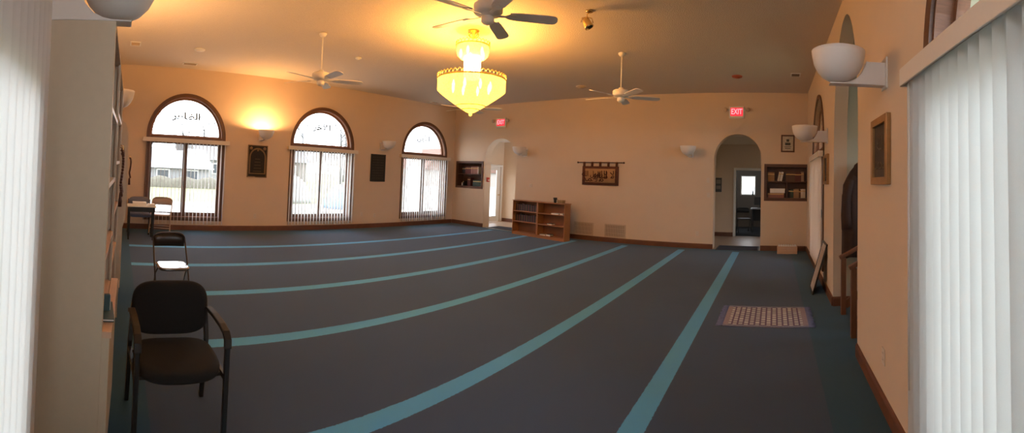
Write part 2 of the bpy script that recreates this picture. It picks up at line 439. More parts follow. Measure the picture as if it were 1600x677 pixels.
sbox('floor_corridor', -2.1, .9, YF, 12.75, -.1, 0, TILE, 'beige tile floor through the right archway', 'floor')
fC = lambda s, z, d: Vector((s, 12.6+d, z))
wall('wall_corridor_back', fC, -2.1, .9, [dict(c=-.76, hw=.40, zb=0, zt=2.0)], .15, 'cream wall around the dark office doorway')
sbox('wall_corridor_left', -2.1, -1.95, YB, 12.6, 0, H, PAINT, 'left side wall of the right corridor', 'wall')
wall('wall_corridor_right', lambda s, z, d: Vector((.75+d, s, z)), YB, 12.6, [dict(c=11.7, hw=.20, zb=0, zt=2.05)], .15, 'right side wall of the right corridor')  # unseen gap added in this wall to let daylight into the corridor
sbox('ceiling_corridor', -1.95, .75, YB, 12.6, HT-.08, HT, CEIL, 'low ceiling seen inside the right archway', 'ceiling')
sbox('ceiling_vestibule', -9.15, -6.4, YB, 12.05, HT-.02, HT+.05, CEIL, 'low ceiling seen inside the left archway', 'ceiling')
base_seg('baseboard_corridor', fC, -1.94, -1.24, 'dark baseboard left of the office doorway')
o = thing('door_2', (-.76, 12.6, 0), 'white cased doorway to a dark office, through the right archway', 'door', kind='structure')
mb = MB()
for s in (-1.235, -.36): wbox(mb, fC, s, s+.075, 0, 2.0, -.02, .17)
wbox(mb, fC, -1.235, -.285, 2.0, 2.07, -.02, .17); mb.build('door_frame', WHITE, o, .004)
# dark office
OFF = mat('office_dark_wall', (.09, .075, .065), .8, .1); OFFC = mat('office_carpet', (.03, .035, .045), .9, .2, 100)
sbox('floor_office', -3, 1.5, 12.75, 15.7, -.1, 0, OFFC, 'dark carpet of the office beyond the corridor', 'floor')
fO = lambda s, z, d: Vector((s, 15.5+d, z))
wall('wall_office_back', fO, -3, 1.5, [dict(c=-.975, hw=.275, zb=1.17, zt=1.89)], .2, 'dark office wall with one small bright window', OFF)
sbox('wall_office_left', -3.1, -3, 12.75, 15.7, 0, H, OFF, 'left wall of the dark office', 'wall')
sbox('wall_office_right', 1.5, 1.6, 12.75, 15.7, 0, H, OFF, 'right wall of the dark office', 'wall')
o = thing('window_7', (-.975, 15.5, 1.17), 'small bright window in the dark office', 'window', kind='structure')
MB().ring([(-1.25, 1.17), (-.70, 1.17), (-.70, 1.89), (-1.25, 1.89)], [(-1.21, 1.21), (-.74, 1.21), (-.74, 1.85), (-1.21, 1.85)], fO, .02, .08).build('window_frame', WHITE, o)
mb = MB(); mb.face([fO(-1.21, 1.21, .05), fO(-.74, 1.21, .05), fO(-.74, 1.85, .05), fO(-1.21, 1.85, .05)]); mb.build('pane', GLASS, o)

# alcove in the right wall
ALCM = mat('alcove_daylight_tint', (.52, .53, .44), .75, .03, 3)  # greenish daylight and shade of the alcove put into its wall colour
fAf = lambda s, z, d: Vector((s, 5.53+d, z))
sbox('floor_alcove', XR+.2, 2.3, 3.7, 5.75, -.1, 0, CARPET, 'teal carpet inside the right wall alcove', 'carpet')
sbox('wall_alcove_far', XR+.18, 2.3, 5.53, 5.7, 0, H, ALCM, 'far side of the alcove behind the dark robe', 'wall')
sbox('wall_alcove_near', XR+.18, 2.3, 3.75, 3.9, 0, H, ALCM, 'near side of the alcove hidden by the right wall', 'wall')
fB = lambda s, z, d: Vector((2.15+d, s, z))
wall('wall_alcove_back', fB, 3.9, 5.53, [dict(c=4.72, hw=.35, zb=1.25, zt=2.35)], .15, 'back of the alcove behind the wooden handrails', ALCM)
o = thing('window_8', (2.2, 4.72, 1.25), 'added unseen window that lights the right alcove', 'window', kind='structure')  # added out of view so daylight reaches the alcove side wall
MB().ring([(4.37, 1.25), (5.07, 1.25), (5.07, 2.35), (4.37, 2.35)], [(4.42, 1.30), (5.02, 1.30), (5.02, 2.30), (4.42, 2.30)], fB, .02, .09).build('window_frame', WOOD, o)
mb = MB(); mb.face([fB(4.42, 1.30, .05), fB(5.02, 1.30, .05), fB(5.02, 2.30, .05), fB(4.42, 2.30, .05)]); mb.build('pane', GLASS, o)
base_seg('baseboard_alcove', fAf, XR+.0, 2.14, 'wooden baseboard on the alcove far jamb')

# ------------------------------------------------------------------ ceiling fans
def make_fan(loc, rz, label, drop):
    o = thing('ceiling_fan', loc, label, 'fan', rz, 'white five-blade ceiling fans')
    MB().lathe([(.012, 0), (.065, 0), (.065, -.02), (.045, -.05), (.016, -.065)], seg=24).build('canopy', FAN, o, local=True)
    MB().lathe([(.011, -.05), (.011, -drop)], seg=12).build('downrod', FAN, o, local=True)
    MB().lathe([(.02, -drop+.03), (.04, -drop+.02), (.045, -drop-.01), (.12, -drop-.018), (.142, -drop-.035), (.145, -drop-.05), (.145, -drop-.105), (.125, -drop-.130), (.05, -drop-.15)], seg=32).build('motor_housing', FAN, o, local=True)
    MB().lathe([(.05, -drop-.15), (.062, -drop-.16), (.066, -drop-.20), (.045, -drop-.225), (.01, -drop-.235)], seg=24).build('switch_cup', FAN, o, local=True)
    for k in range(5):
        Mr = Matrix.Rotation(2*PI*k/5, 4, 'Z')
        Mb = Mr @ Matrix.Translation((0, 0, -drop-.135)) @ Matrix.Rotation(R(-13), 4, 'X')
        prof = [(.22, -.052), (.30, -.062), (.60, -.070)] + [(.645+.052*math.cos(t), .068*math.sin(t)) for t in [R(-80+20*i) for i in range(9)]] + [(.60, .070), (.30, .062), (.22, .052)]
        mb = MB(); mb.prism(prof, lambda a, b, d: Mb @ Vector((a, b, d)), -.004, .004)
        bl = mb.build('blade', FAN, o, local=True)
        mb = MB(); mb.prism([(.09, -.018), (.17, -.014), (.22, -.045), (.275, -.040), (.285, 0), (.275, .040), (.22, .045), (.17, .014), (.09, .018)], lambda a, b, d: Mb @ Vector((a, b, d)), -.0095, -.0045)
        mb.build('blade_bracket', FAN, bl, local=True)
    return o
DROP = .62
fan = make_fan((-2.62, 3.10, H), R(-30), 'white ceiling fan with grey-looking blades hanging nearest, above the chandelier', .50)
f2 = make_fan((-6.05, 3.10, H), R(-2), 'white long-rod ceiling fan in front of the left windows', .63)
dup(f2, (-2.62, 6.68, H), R(30), 'white long-rod ceiling fan in front of the back wall tapestry')
dup(f2, (-6.05, 6.68, H), R(37), 'white ceiling fan half hidden behind the tip of the chandelier')

# ------------------------------------------------------------------ chandelier
CX, CY = -4.245, 4.70
def crystal(name, col, st, tr):
    m = emat(name, col, st, .3, 45); nt = m.node_tree; N = nt.nodes
    t = N.new('ShaderNodeBsdfTransparent'); t.inputs[0].default_value = (1, .88, .6, 1)
    mx = N.new('ShaderNodeMixShader'); mx.inputs[0].default_value = tr
    nt.links.new(N['Principled BSDF'].outputs[0], mx.inputs[1]); nt.links.new(t.outputs[0], mx.inputs[2]); nt.links.new(mx.outputs[0], N['Material Output'].inputs[0])
    return m
CRY = crystal('lit_crystal', (1.0, .80, .15), 2.1, .30)
BULB = emat('bulb_glow', (1.0, .74, .36), 14)
CRYH = emat('lit_crystal_hot', (1.0, .80, .42), 12)
GOLDL = mat('polished_gold', (.95, .66, .20), .3, .15, 30, metal=.85)
ch = thing('chandelier', (CX, CY, H), 'two-tier lit crystal chandelier with a golden rim, hanging mid-ceiling', 'chandelier')
c0 = lambda z: (CX, CY, z)
mb = MB(); mb.lathe([(.02, H-.002), (.09, H-.002), (.085, H-.02), (.03, H-.045), (.02, H-.10)], (CX, CY, 0), seg=24)
for k in range(6):
    a = 2*PI*k/6; d = Vector((math.cos(a), math.sin(a), 0))
    P = [Vector(c0(0)) + d*r + Vector((0, 0, z)) for r, z in ((.02, 3.70), (.075, 3.73), (.085, 3.77), (.04, 3.80))]
    mb.tube(P, .008, 6)
mb.build('ceiling_mount', GOLDL, ch)
def crown(z, r, n, h):
    mb = MB(); mb.lathe([(r-.004, z-.012), (r+.008, z-.012), (r+.008, z+.008), (r-.004, z+.008), (r-.004, z-.012)], (CX, CY, 0), seg=64, cap=False)
    for k in range(n):
        a = 2*PI*k/n; d = Vector((math.cos(a), math.sin(a), 0)); t = Vector((-d.y, d.x, 0)); w = PI*r/n*.8
        c = Vector(c0(z)) + d*(r+.004)
        pts = [c + t*w*math.cos(q) + Vector((0, 0, h*.5 + h*.5*math.sin(q))) for q in [R(-80+40*i) for i in range(8)]]
        mb.tube(pts, .0045, 5)
        mb.ball(c + Vector((0, 0, h)), .009, 6, 4)
    return mb.build('crown_ring', GOLDL, ch)
crown(3.575, .255, 26, .055); crown(3.055, .525, 48, .06)
flute = lambda n: (lambda k: 1.0 if k % 2 else .955)
MB().lathe([(.245, 3.565), (.252, 3.50), (.235, 3.43), (.19, 3.385), (.14, 3.36)], (CX, CY, 0), seg=96, rmod=flute(0)).build('upper_crystal_bowl', CRY, ch)
for k in range(5):
    a = 2*PI*k/5; MB().lathe([(.004, 3.40), (.012, 3.41), (.022, 3.45), (.024, 3.48), (.014, 3.52), (.003, 3.54)], (CX+.185*math.cos(a), CY+.185*math.sin(a), 0), seg=12).build('bulb', BULB, ch)
MB().lathe([(.125, 3.42), (.13, 3.37), (.128, 3.20), (.125, 3.075)], (CX, CY, 0), seg=64, rmod=flute(0)).build('crystal_column', CRYH, ch, label='white-hot crystal column')
MB().lathe([(.512, 3.05), (.52, 3.045), (.522, 2.885), (.49, 2.855), (.40, 2.785), (.28, 2.70), (.16, 2.62), (.07, 2.565), (.03, 2.55)], (CX, CY, 0), seg=144, rmod=flute(0)).build('lower_crystal_bowl', CRY, ch)
for z, r in ((2.655, .222), (2.60, .132)):
    MB().lathe([(r-.006, z-.005), (r+.006, z-.005), (r+.006, z+.005), (r-.006, z+.005), (r-.006, z-.005)], (CX, CY, 0), seg=64, cap=False).build('gold_band', GOLDL, ch)
MB().ball(c0(2.53), .028, 12, 8).build('finial', CRY, ch)

# ------------------------------------------------------------------ sconces  (local: wall plane x=0, bowl out along +x)
def make_sconce(loc, rz, label):
    o = thing('wall_sconce', loc, label, 'wall lamp', rz, 'white bowl wall sconces')
    prof = [(.03, .0), (.075, .008), (.125, .032), (.17, .075), (.20, .13), (.215, .195), (.219, .225), (.211, .225), (.205, .19), (.19, .135), (.16, .085), (.115, .045), (.03, .022)]
    prof = [(r*.88, z*.97) for r, z in prof]
    MB().lathe(prof, (.345, 0, 0), seg=40).build('bowl', BOWL, o, local=True)
    mb = MB()
    mb.prism([(.0, -.016), (.41, -.016), (.41, -.008), (.309, -.008), (.272, .000), (.227, .021), (.186, .063), (.158, .118), (.151, .150), (.0, .150)], lambda a, b, d: Vector((a, d, b)), -.045, .045)
    mb.build('bracket_arm', BOWL, o, .004, local=True)
    MB().box(0, .014, -.07, .07, -.035, .19).build('wall_plate', BOWL, o, .004, local=True)
    return o
ZS = 2.25
s0 = make_sconce((XW, 3.42, ZS), 0, 'white bowl sconce glowing on the wall above the arch-patterned plaque')
dup(s0, (XW, 7.06, ZS), 0, 'unlit white bowl sconce above the black plaque')
dup(s0, (-6.86, YF, ZS), R(-90), 'unlit white bowl sconce right of the left archway')
dup(s0, (-2.06, YF, ZS), R(-90), 'unlit white bowl sconce left of the right archway')
dup(s0, (XR, 2.90, ZS+.075), R(180), 'large-looking white bowl sconce near the right blind')
dup(s0, (XR, 6.21, ZS), R(180), 'smaller-looking white bowl sconce farther along the right wall')
dup(s0, (-2.04, YL, 2.275), R(90), 'large-looking white bowl sconce at the top edge above the nearest bookcase')
dup(s0, (-5.30, YL, ZS), R(90), 'white bowl sconce peeking out behind the tall bookcases')

def lamp(name, loc, w, col, rad):
    l = bpy.data.lights.new(name, 'POINT'); l.energy = w; l.color = col; l.shadow_soft_size = rad
    o = bpy.data.objects.new(name, l); COL.objects.link(o); o.location = loc; return o
WARM = (1.0, .52, .19); WARM2 = (1.0, .44, .11)
lamp('sconce_bulb', (XW+.345, 3.42, ZS+.17), 105, WARM, .04)
lamp('sconce_bulb', (-5.30, YL+.345, ZS+.17), 190, WARM, .04)
lamp('sconce_bulb', (-2.04, YL+.345, 2.275+.17), 12, WARM, .04)
for k in range(6):
    a = 2*PI*k/6
    lamp('chandelier_bulb', (CX+.30*math.cos(a), CY+.30*math.sin(a), 3.14), 38, WARM2, .05)
for k in range(8):
    a = 2*PI*(k+.5)/8
    MB().lathe([(.004, 2.87), (.012, 2.88), (.022, 2.93), (.024, 2.96), (.014, 3.0), (.003, 3.03)], (CX+.30*math.cos(a), CY+.30*math.sin(a), 0), seg=12).build('bulb', BULB, ch)

# ------------------------------------------------------------------ ceiling fittings
def disc(x, y, r, label, name, cat, m=WHITE, inner=None):
    o = thing(name, (x, y, H), label, cat)
    MB().lathe([(.01, 0), (r, 0), (r, -.012), (r*.9, -.028), (.01, -.032)], (x, y, H), seg=28).build('housing', m, o)
    MB().lathe([(.005, -.03), (r*.55, -.031), (r*.5, -.042), (.005, -.044)], (x, y, H), seg=20).build('cover', inner or m, o)
    return o
disc(-8.0, 1.456, .11, 'small round ceiling light above the first arched window', 'ceiling_light', 'ceiling light')
disc(-6.90, 4.34, .065, 'small smoke detector right of the left windows fan', 'smoke_detector', 'smoke detector')
disc(-4.47, 8.79, .12, 'round dull ceiling speaker above the back wall, left of its fan', 'ceiling_speaker', 'speaker', GRILL)
disc(-.80, 8.50, .11, 'round reddish ceiling detector above the right exit sign', 'heat_detector', 'detector', mat('terracotta_plastic', (.45, .10, .05), .5))
def vent(x, y, w, d, label):
    o = thing('ceiling_vent', (x, y, H), label, 'vent')
    MB().ring([(x-w/2, y-d/2), (x+w/2, y-d/2), (x+w/2, y+d/2), (x-w/2, y+d/2)], [(x-w/2+.02, y-d/2+.02), (x+w/2-.02, y-d/2+.02), (x+w/2-.02, y+d/2-.02), (x-w/2+.02, y+d/2-.02)], lambda a, b, c: Vector((a, b, H-c)), 0, .012).build('frame', WHITE, o)
    MB().box(x-w/2+.02, x+w/2-.02, y-d/2+.02, y+d/2-.02, H-.003, H-.001).build('duct_shade', DARKV, o)  # dark sheet standing in for the shade inside the duct
    mb = MB(); n = int((w-.04)/.025)
    for k in range(n):
        xx = x-w/2+.02+(k+.5)*(w-.04)/n; mb.box(xx-.004, xx+.004, y-d/2+.02, y+d/2-.02, H-.010, H-.003)
    mb.build('louvres', GRILL, o)
vent(-9.24, 1.48, .20, .32, 'dark slotted ceiling vent over the first arched window')
vent(-9.40, 8.77, .20, .32, 'slotted ceiling vent in the back left corner')
vent(-7.96, .21, .26, .20, 'square ceiling vent at upper left above the bookcases')
vent(.40, 8.36, .20, .26, 'small square ceiling vent in the back right corner')
# hanging spotlight
o = thing('spotlight', (-2.38, 4.85, H), 'small brass spotlight hanging from the ceiling, right of the nearest fan', 'spotlight')
MB().lathe([(.005, 0), (.05, 0), (.045, -.018), (.005, -.022)], (-2.38, 4.85, H), seg=20).build('mount', BRASS, o)
MB().tube([(-2.38, 4.85, H-.02), (-2.40, 4.83, H-.05), (-2.40, 4.83, H-.10)], .008, 8).build('stem', BRASS, o)
MB().tube([(-2.33, 4.87, H-.16), (-2.345, 4.86, H-.10), (-2.40, 4.83, H-.09), (-2.455, 4.80, H-.10), (-2.47, 4.79, H-.16)], .007, 8).build('yoke', BRASS, o)
ax = Vector((.42, .12, -.80)).normalized(); oo = Vector((-2.40, 4.83, H-.16))
MB().lathe([(.01, -.07), (.035, -.065), (.05, -.03), (.058, .05), (.062, .075), (.05, .075), (.045, .06), (.01, .058)], oo, ax, 24).build('lamp_head', BRASS, o)
MB().lathe([(.005, .061), (.044, .062)], oo, ax, 20, cap=False).build('lens', BLACK, o, solid=False)

# ------------------------------------------------------------------ exit signs
EXR = emat('exit_red', (1.0, .03, .055), 1.0); EXW = emat('exit_letter_pink', (1.0, .36, .42), 1.2)
def exit_sign(x, z, label):
    o = thing('exit_sign', (x, YF, z), label, 'exit sign', group='lit exit signs')
    MB().box(x-.185, x+.185, YF-.05, YF, z-.15, z+.14).build('housing', WHITE, o, .006)
    MB().box(x-.15, x+.15, YF-.054, YF-.0505, z-.095, z+.105).build('face_plate', EXR, o)
    text_mesh('EXIT', .185, (x, YF-.058, z+.005), (1, 0, 0), (0, 0, 1), EXW, 'lettering', o, .001, .72, .004)
    for s in (-1, 1):
        c = Vector((x+s*.27, YF-.06, z+.06)); ax = Vector((s*.25, -1, -.25))
        l = MB().tube([(x+s*.185, YF-.025, z+.05), (x+s*.25, YF-.03, z+.05)], .012, 8).build('lamp_arm', WHITE, o)
        MB().lathe([(.01, -.04), (.04, -.03), (.055, .02), (.055, .035), (.01, .03)], c, ax, 20).build('lamp_head', GRILL, l, local=False)
exit_sign(-7.79, 3.25, 'red lit exit sign above the left archway')
exit_sign(-.94, 3.33, 'red lit exit sign above the right archway')

# ------------------------------------------------------------------ wall niches with books
def niche(n, label):
    c, hw, zb, zt = n['c'], n['hw'], n['zb'], n['zt']
    o = thing('niche_bookshelf', (c, YF, zb), label, 'bookshelf')
    P = lambda e: [(c-hw-e, zb-e), (c+hw+e, zb-e), (c+hw+e, zt+e), (c-hw-e, zt+e)]
    MB().ring(P(.055), P(-.008), fF, -.022, 0).build('face_frame', NICHE, o, .003)
    mb = MB(); mb.ring(P(0), P(-.018), fF, .0, .27); mb.build('casing', NICHE, o)
    mb = MB(); wbox(mb, fF, c-hw, c+hw, zb, zt, .27, .285); mb.build('back_panel', NICHE, o)
    zm = zb+.018+(zt-zb)*.5
    mb = MB(); wbox(mb, fF, c-hw+.018, c+hw-.018, zm-.011, zm+.011, .015, .27); mb.build('shelf', NICHE, o)
    return zb+.0195, zm+.0125
zl1, zu1 = niche(N1, 'dark wood bookshelf set in the wall left of the left archway')
zl2, zu2 = niche(N2, 'dark wood bookshelf set in the wall right of the right archway')
mb = MB(); wbox(mb, fF, .305-.01, .305+.01, zl2, zu2-.022, .02, .27)
mb.build('divider', NICHE, [x for x in COL.objects if x.name == 'niche_bookshelf.001'][0])
BK = [mat('book_cover_'+n, c, .55, .2, 30) for n, c in (('burgundy', (.12, .03, .028)), ('brown', (.12, .055, .03)), ('tan', (.32, .19, .10)), ('black', (.018, .015, .016)), ('green', (.035, .06, .045)), ('cream', (.62, .55, .45)), ('rose', (.30, .13, .10)), ('white', (.74, .70, .64)), ('ochre', (.30, .16, .06)))]
NAMES = ['burgundy', 'brown', 'tan', 'black', 'green', 'cream', 'rose', 'white', 'ochre']
def book(loc, th, h, d, ci, label, group=None, tilt=0, flat=False, fwd=(0, 1, 0), band=True):
    """spine towards the room; loc is the bottom middle of the spine"""
    o = thing('book', loc, label, 'book', group=group)
    rz = math.atan2(-fwd[0], fwd[1])
    o.rotation_euler = (0, tilt if not flat else R(90), rz)
    w = th/2
    mb = MB().box(-w, w, 0, .006, 0, h)
    mb.box(-w, -w+.004, .006, d, 0, h).box(w-.004, w, .006, d, 0, h)
    mb.build('cover', BK[ci], o, local=True)
    MB().box(-w+.004, w-.004, .006, d-.005, .006, h-.006).build('pages', PAPER, o, local=True)
    if band and th > .02:
        mb = MB()
        mb.box(-w+.001, w-.001, -.0006, 0, h*.72, h*.72+.02)
        mb.build('spine_band', GOLD, o, local=True)
    return o
def row(x0, x1, z, spec, group, y=.06):
    """spec: list of (n, thickness, height, colour index, label)"""
    x = x0
    for n, th, h, ci, lab in spec:
        for k in range(n):
            t = th*random.uniform(.92, 1.0)
            if x+t > x1: return
            book((x+t/2, YF+y+random.uniform(0, .01), z), t-.001, h*random.uniform(.97, 1.0), .17, ci, lab, group)
            x += t
G1, G2 = 'books in the left wall niche', 'books in the right wall niche'
row(-9.42, -8.53, zu1, [(3, .05, .21, 3, 'dark book at the left end of the upper row, left wall niche'), (5, .052, .23, 0, 'burgundy book in the upper row middle, left wall niche'),
    (8, .038, .235, 6, 'rose brown book of the even set, upper row, left wall niche'), (1, .032, .235, 7, 'pale book ending the upper row, left wall niche')], G1)
row(-9.42, -9.30, zl1, [(1, .045, .10, 7, 'small white book at the lower left of the left wall niche'), (1, .05, .16, 3, 'black book beside the small white one, left wall niche')], G1)
row(-9.16, -8.98, zl1, [(3, .045, .27, 0, 'tall burgundy book in the lower row, left wall niche')], G1)
row(-8.93, -8.53, zl1, [(7, .05, .20, 4, 'dark green book in the lower row, left wall niche')], G1)
xa = N2['c']-N2['hw']+.03
row(xa, xa+.17, zu2, [(4, .042, .22, 8, 'ornate brown book at the upper left, right wall niche')], G2)
book((xa+.255, YF+.055, zu2+.0065), .05, .225, .16, 5, 'leaning cream book in the upper row, left of its twin, right wall niche', G2, tilt=R(12))
book((xa+.315, YF+.055, zu2+.0065), .05, .225, .16, 7, 'leaning white book in the upper row, right wall niche', G2, tilt=R(12))
row(xa+.44, xa+.94, zu2, [(5, .046, .225, 1, 'brown book right of the leaning books, upper row, right wall niche'), (3, .05, .215, 0, 'burgundy book near the right end, upper row, right wall niche'), (2, .035, .24, 2, 'tan book at the upper right end, right wall niche')], G2)
row(xa, xa+.44, zl2, [(9, .046, .115, 6, 'short rose book of the lower left row, right wall niche')], G2)
bx = thing('white_box', (xa+.24, YF+.14, zl2+.117), 'long white box lying on the short rose books, right wall niche', 'box')
MB().box(xa+.06, xa+.42, YF+.06, YF+.22, zl2+.117, zl2+.20).build('box_body', PAPER, bx, .003)
MB().box(xa+.057, xa+.423, YF+.057, YF+.223, zl2+.19, zl2+.225).build('lid', PAPER, bx, .003)
row(xa+.51, xa+.93, zl2, [(1, .045, .22, 3, 'black book in the lower right row, right wall niche'), (2, .04, .21, 4, 'green book in the lower right row, right wall niche'), (3, .045, .225, 2, 'tan book in the lower right row, right wall niche'), (1, .05, .20, 1, 'brown book in the lower right row, right wall niche'), (3, .04, .22, 5, 'cream book at the lower right end, right wall niche')], G2)

# ------------------------------------------------------------------ tapestry, plaques, pictures
TAN = mat('woven_tan_cloth', (.50, .28, .12), .9, .15, 90, .3, 300); BRN = mat('woven_brown_border', (.15, .05, .027), .9, .35, 45, .3, 300)
o = thing('wall_tapestry', (-4.47, YF, 1.46), 'brown tan calligraphy tapestry hanging from a rod on the back wall', 'tapestry')
MB().tube([(-5.12, YF-.035, 2.062), (-3.80, YF-.035, 2.062)], .014, 12).build('rod', WOOD, o)
for x in (-5.12, -3.80): MB().ball((x, YF-.035, 2.062), .026, 12, 8).build('finial', WOOD, o)
def sheet(x0, x1, z0, z1, y, t, nx=24):
    mb = MB(); rings = []
    for k in range(nx+1):
        x = x0+(x1-x0)*k/nx; w = .006*math.sin(k*1.1)
        rings.append([(x, y+w, z0), (x, y+w+t, z0), (x, y+w+t, z1), (x, y+w, z1)])
    return mb.loops(rings)
sheet(-4.985, -3.94, 1.465, 1.965, YF-.03, .008).build('border_cloth', BRN, o)
sheet(-4.895, -4.035, 1.535, 1.90, YF-.044, .004).build('field_cloth', TAN, o)
for k in range(5):
    x = -4.93+k*.2335
    MB().loops([[(x+s, YF-.035+q[0], q[1]) for q in ((-.018, 1.955), (-.019, 2.06), (-.012, 2.079), (.006, 2.081), (.016, 2.06), (.012, 1.955))] for s in (-.028, .028)]).build('tab', BRN, o)
LTD = mat('embroidered_letters', (.075, .022, .012), .9)
for w, x, z, s, sx in (('\uFEEA\uFEE0\uFEDF\uFE8D \uFEFB\uFE87', -4.27, 1.735, .27, .9), ('\uFEEA\uFEDF\uFE87 \uFEFB', -4.44, 1.72, .26, .9), ('\uFEEA\uFEE0\uFEDF\uFE8D \uFEDD\uFEEE\uFEB3\uFEAD', -4.68, 1.755, .20, .8), ('\uFEAA\uFEE4\uFEA4\uFEE3', -4.66, 1.63, .22, 1.3)):
    text_mesh(w, s, (x, YF-.054, z), (1, 0, 0), (0, 0, 1), LTD, 'lettering', o, .001, sx, .002)

PLD = mat('black_velvet_panel', (.018, .014, .012), .8, .5, 60); PLG = mat('dull_gold_weave', (.20, .12, .055), .7, .6, 70)
o = thing('wall_plaque', (XW, 3.345, 1.31), 'dark plaque with a golden arch pattern under the glowing sconce', 'wall plaque')
mb = MB(); wbox(mb, fW, 3.09, 3.60, 1.315, 2.11, -.022, 0); mb.build('panel', PLD, o, .003)
MB().ring([(3.09, 1.315), (3.60, 1.315), (3.60, 2.11), (3.09, 2.11)], [(3.11, 1.335), (3.58, 1.335), (3.58, 2.09), (3.11, 2.09)], fW, -.028, -.02).build('frame', PLG, o)
def apath(c, hw, zb, sp, ri, n=24): return [(c-hw, zb), (c+hw, zb)] + [(c+hw*math.cos(PI*k/n), sp+ri*math.sin(PI*k/n)) for k in range(n+1)]
MB().ring(apath(3.345, .215, 1.40, 1.80, .245), apath(3.345, .185, 1.425, 1.80, .205), fW, -.027, -.021).build('arch_band', PLG, o)
for s, z in ((3.17, 2.03), (3.52, 2.03)): MB().lathe([(.005, .022), (.04, .022), (.034, .028), (.005, .03)], (XW, s, z), (1, 0, 0), 16).build('rosette', PLG, o)
MB().lathe([(.005, .022), (.022, .022), (.018, .028), (.005, .029)], (XW, 3.345, 1.98), (1, 0, 0), 16).build('rosette', PLG, o)
mb = MB()
for k in range(5): wbox(mb, fW, 3.24+.01*k, 3.45-.01*k, 1.46+k*.075, 1.475+k*.075, -.026, -.021)
mb.build('woven_lettering', mat('dim_gold_weave', (.09, .06, .035), .7, .5, 70), o)
mb = MB(); wbox(mb, fW, 3.10, 3.30, 1.322, 1.334, -.031, -.02); mb.build('title_strip', mat('pale_gold', (.6, .45, .25), .5), o)
o = thing('wall_plaque', (XW, 6.95, 1.31), 'plain black plaque between the middle and far arched windows', 'wall plaque')
mb = MB(); wbox(mb, fW, 6.70, 7.21, 1.315, 2.095, -.022, 0); mb.build('panel', PLD, o, .003)
MB().ring([(6.70, 1.315), (7.21, 1.315), (7.21, 2.095), (6.70, 2.095)], [(6.73, 1.345), (7.18, 1.345), (7.18, 2.065), (6.73, 2.065)], fW, -.027, -.02).build('frame', BLACK, o)
mb = MB()
for r_ in range(9):
    for c_ in range(6): wbox(mb, fW, 6.765+c_*.066, 6.80+c_*.066+random.uniform(-.01, .02), 1.40+r_*.075, 1.418+r_*.075, -.025, -.021)
mb.build('lettering', mat('dark_bronze', (.05, .04, .03), .5, .3), o)

PRINT = mat('pale_print', (.52, .46, .36), .7, .35, 22)
def picture(fn, s0, s1, z0, z1, w, mf, mp, label, d=.025, marks=None, matw=0):
    o = thing('framed_picture', fn((s0+s1)/2, z0, 0), label, 'picture')
    MB().ring([(s0, z0), (s1, z0), (s1, z1), (s0, z1)], [(s0+w, z0+w), (s1-w, z0+w), (s1-w, z1-w), (s0+w, z1-w)], fn, -d, 0).build('frame', mf, o, .004)
    mb = MB(); wbox(mb, fn, s0+w, s1-w, z0+w, z1-w, -d*.4, 0); mb.build('print', mp, o)
    if marks:
        mb = MB()
        for a, b, c, e in marks: wbox(mb, fn, s0+(s1-s0)*a, s0+(s1-s0)*b, z0+(z1-z0)*c, z0+(z1-z0)*e, -d*.4-.002, -d*.4)
        mb.build('writing', LETTER, o)
    return o
INK = mat('dark_calligraphy_print', (.045, .030, .024), .6, .6, 45)
picture(fF, .145, .475, 2.37, 2.79, .035, WOOD, PRINT, 'small dark-framed pale print above the right wall niche', marks=[(.3, .7, .2, .24), (.25, .75, .3, .33), (.3, .7, .4, .55), (.4, .6, .6, .75)])
pm = [(.22, .78, .18+.085*k, .205+.085*k) for k in range(8)]
GOLDF = mat('gilded_picture_frame', (.36, .20, .075), .4, .25, 20, metal=.3)
p1 = picture(fR, 2.75, 3.22, 1.60, 2.10, .055, GOLDF, INK, 'gold-framed dark calligraphy picture on the right wall near the blind', .035)
p2 = picture(fR, 6.00, 6.45, 1.60, 2.05, .05, GOLDF, INK, 'gold-framed dark picture beyond the alcove, below the far right sconce', .035)
SCR = mat('faded_gilt_ink', (.10, .07, .045), .5, .3)
for p, sc_ in ((p1, 2.985), (p2, 6.225)):
    for w, z in (('\uFEEA\uFEE0\uFEDF\uFE8D', 1.90), ('\uFEAA\uFEE4\uFEA4\uFEE3', 1.76)):
        text_mesh(w, .15, (XR-.017, sc_, z), (0, -1, 0), (0, 0, 1), SCR, 'lettering', p, .001)
# leaning framed print
o = thing('leaning_frame', (XR-.225, 6.34, 0), 'black-framed pale print leaning on the floor against the right wall', 'picture', rot=(0, R(16.0), 0))
fG = lambda s, z, d: Vector((d, s, z))
q = [(-.24, 0), (.24, 0), (.24, .755), (-.24, .755)]; qi = [(-.21, .03), (.21, .03), (.21, .725), (-.21, .725)]
MB().ring(q, qi, fG, 0, .022).build('frame', BLACK, o, .003, local=True)
mb = MB(); mb.box(.008, .018, -.212, .212, .028, .727); mb.build('print', mat('grey_mat_board', (.50, .44, .40), .6, .12, 8), o, local=True)
mb = MB(); mb.box(.0055, .0078, -.15, .15, .12, .64); mb.build('inner_sheet', mat('faded_sheet', (.42, .35, .30), .6, .25, 16), o, local=True)

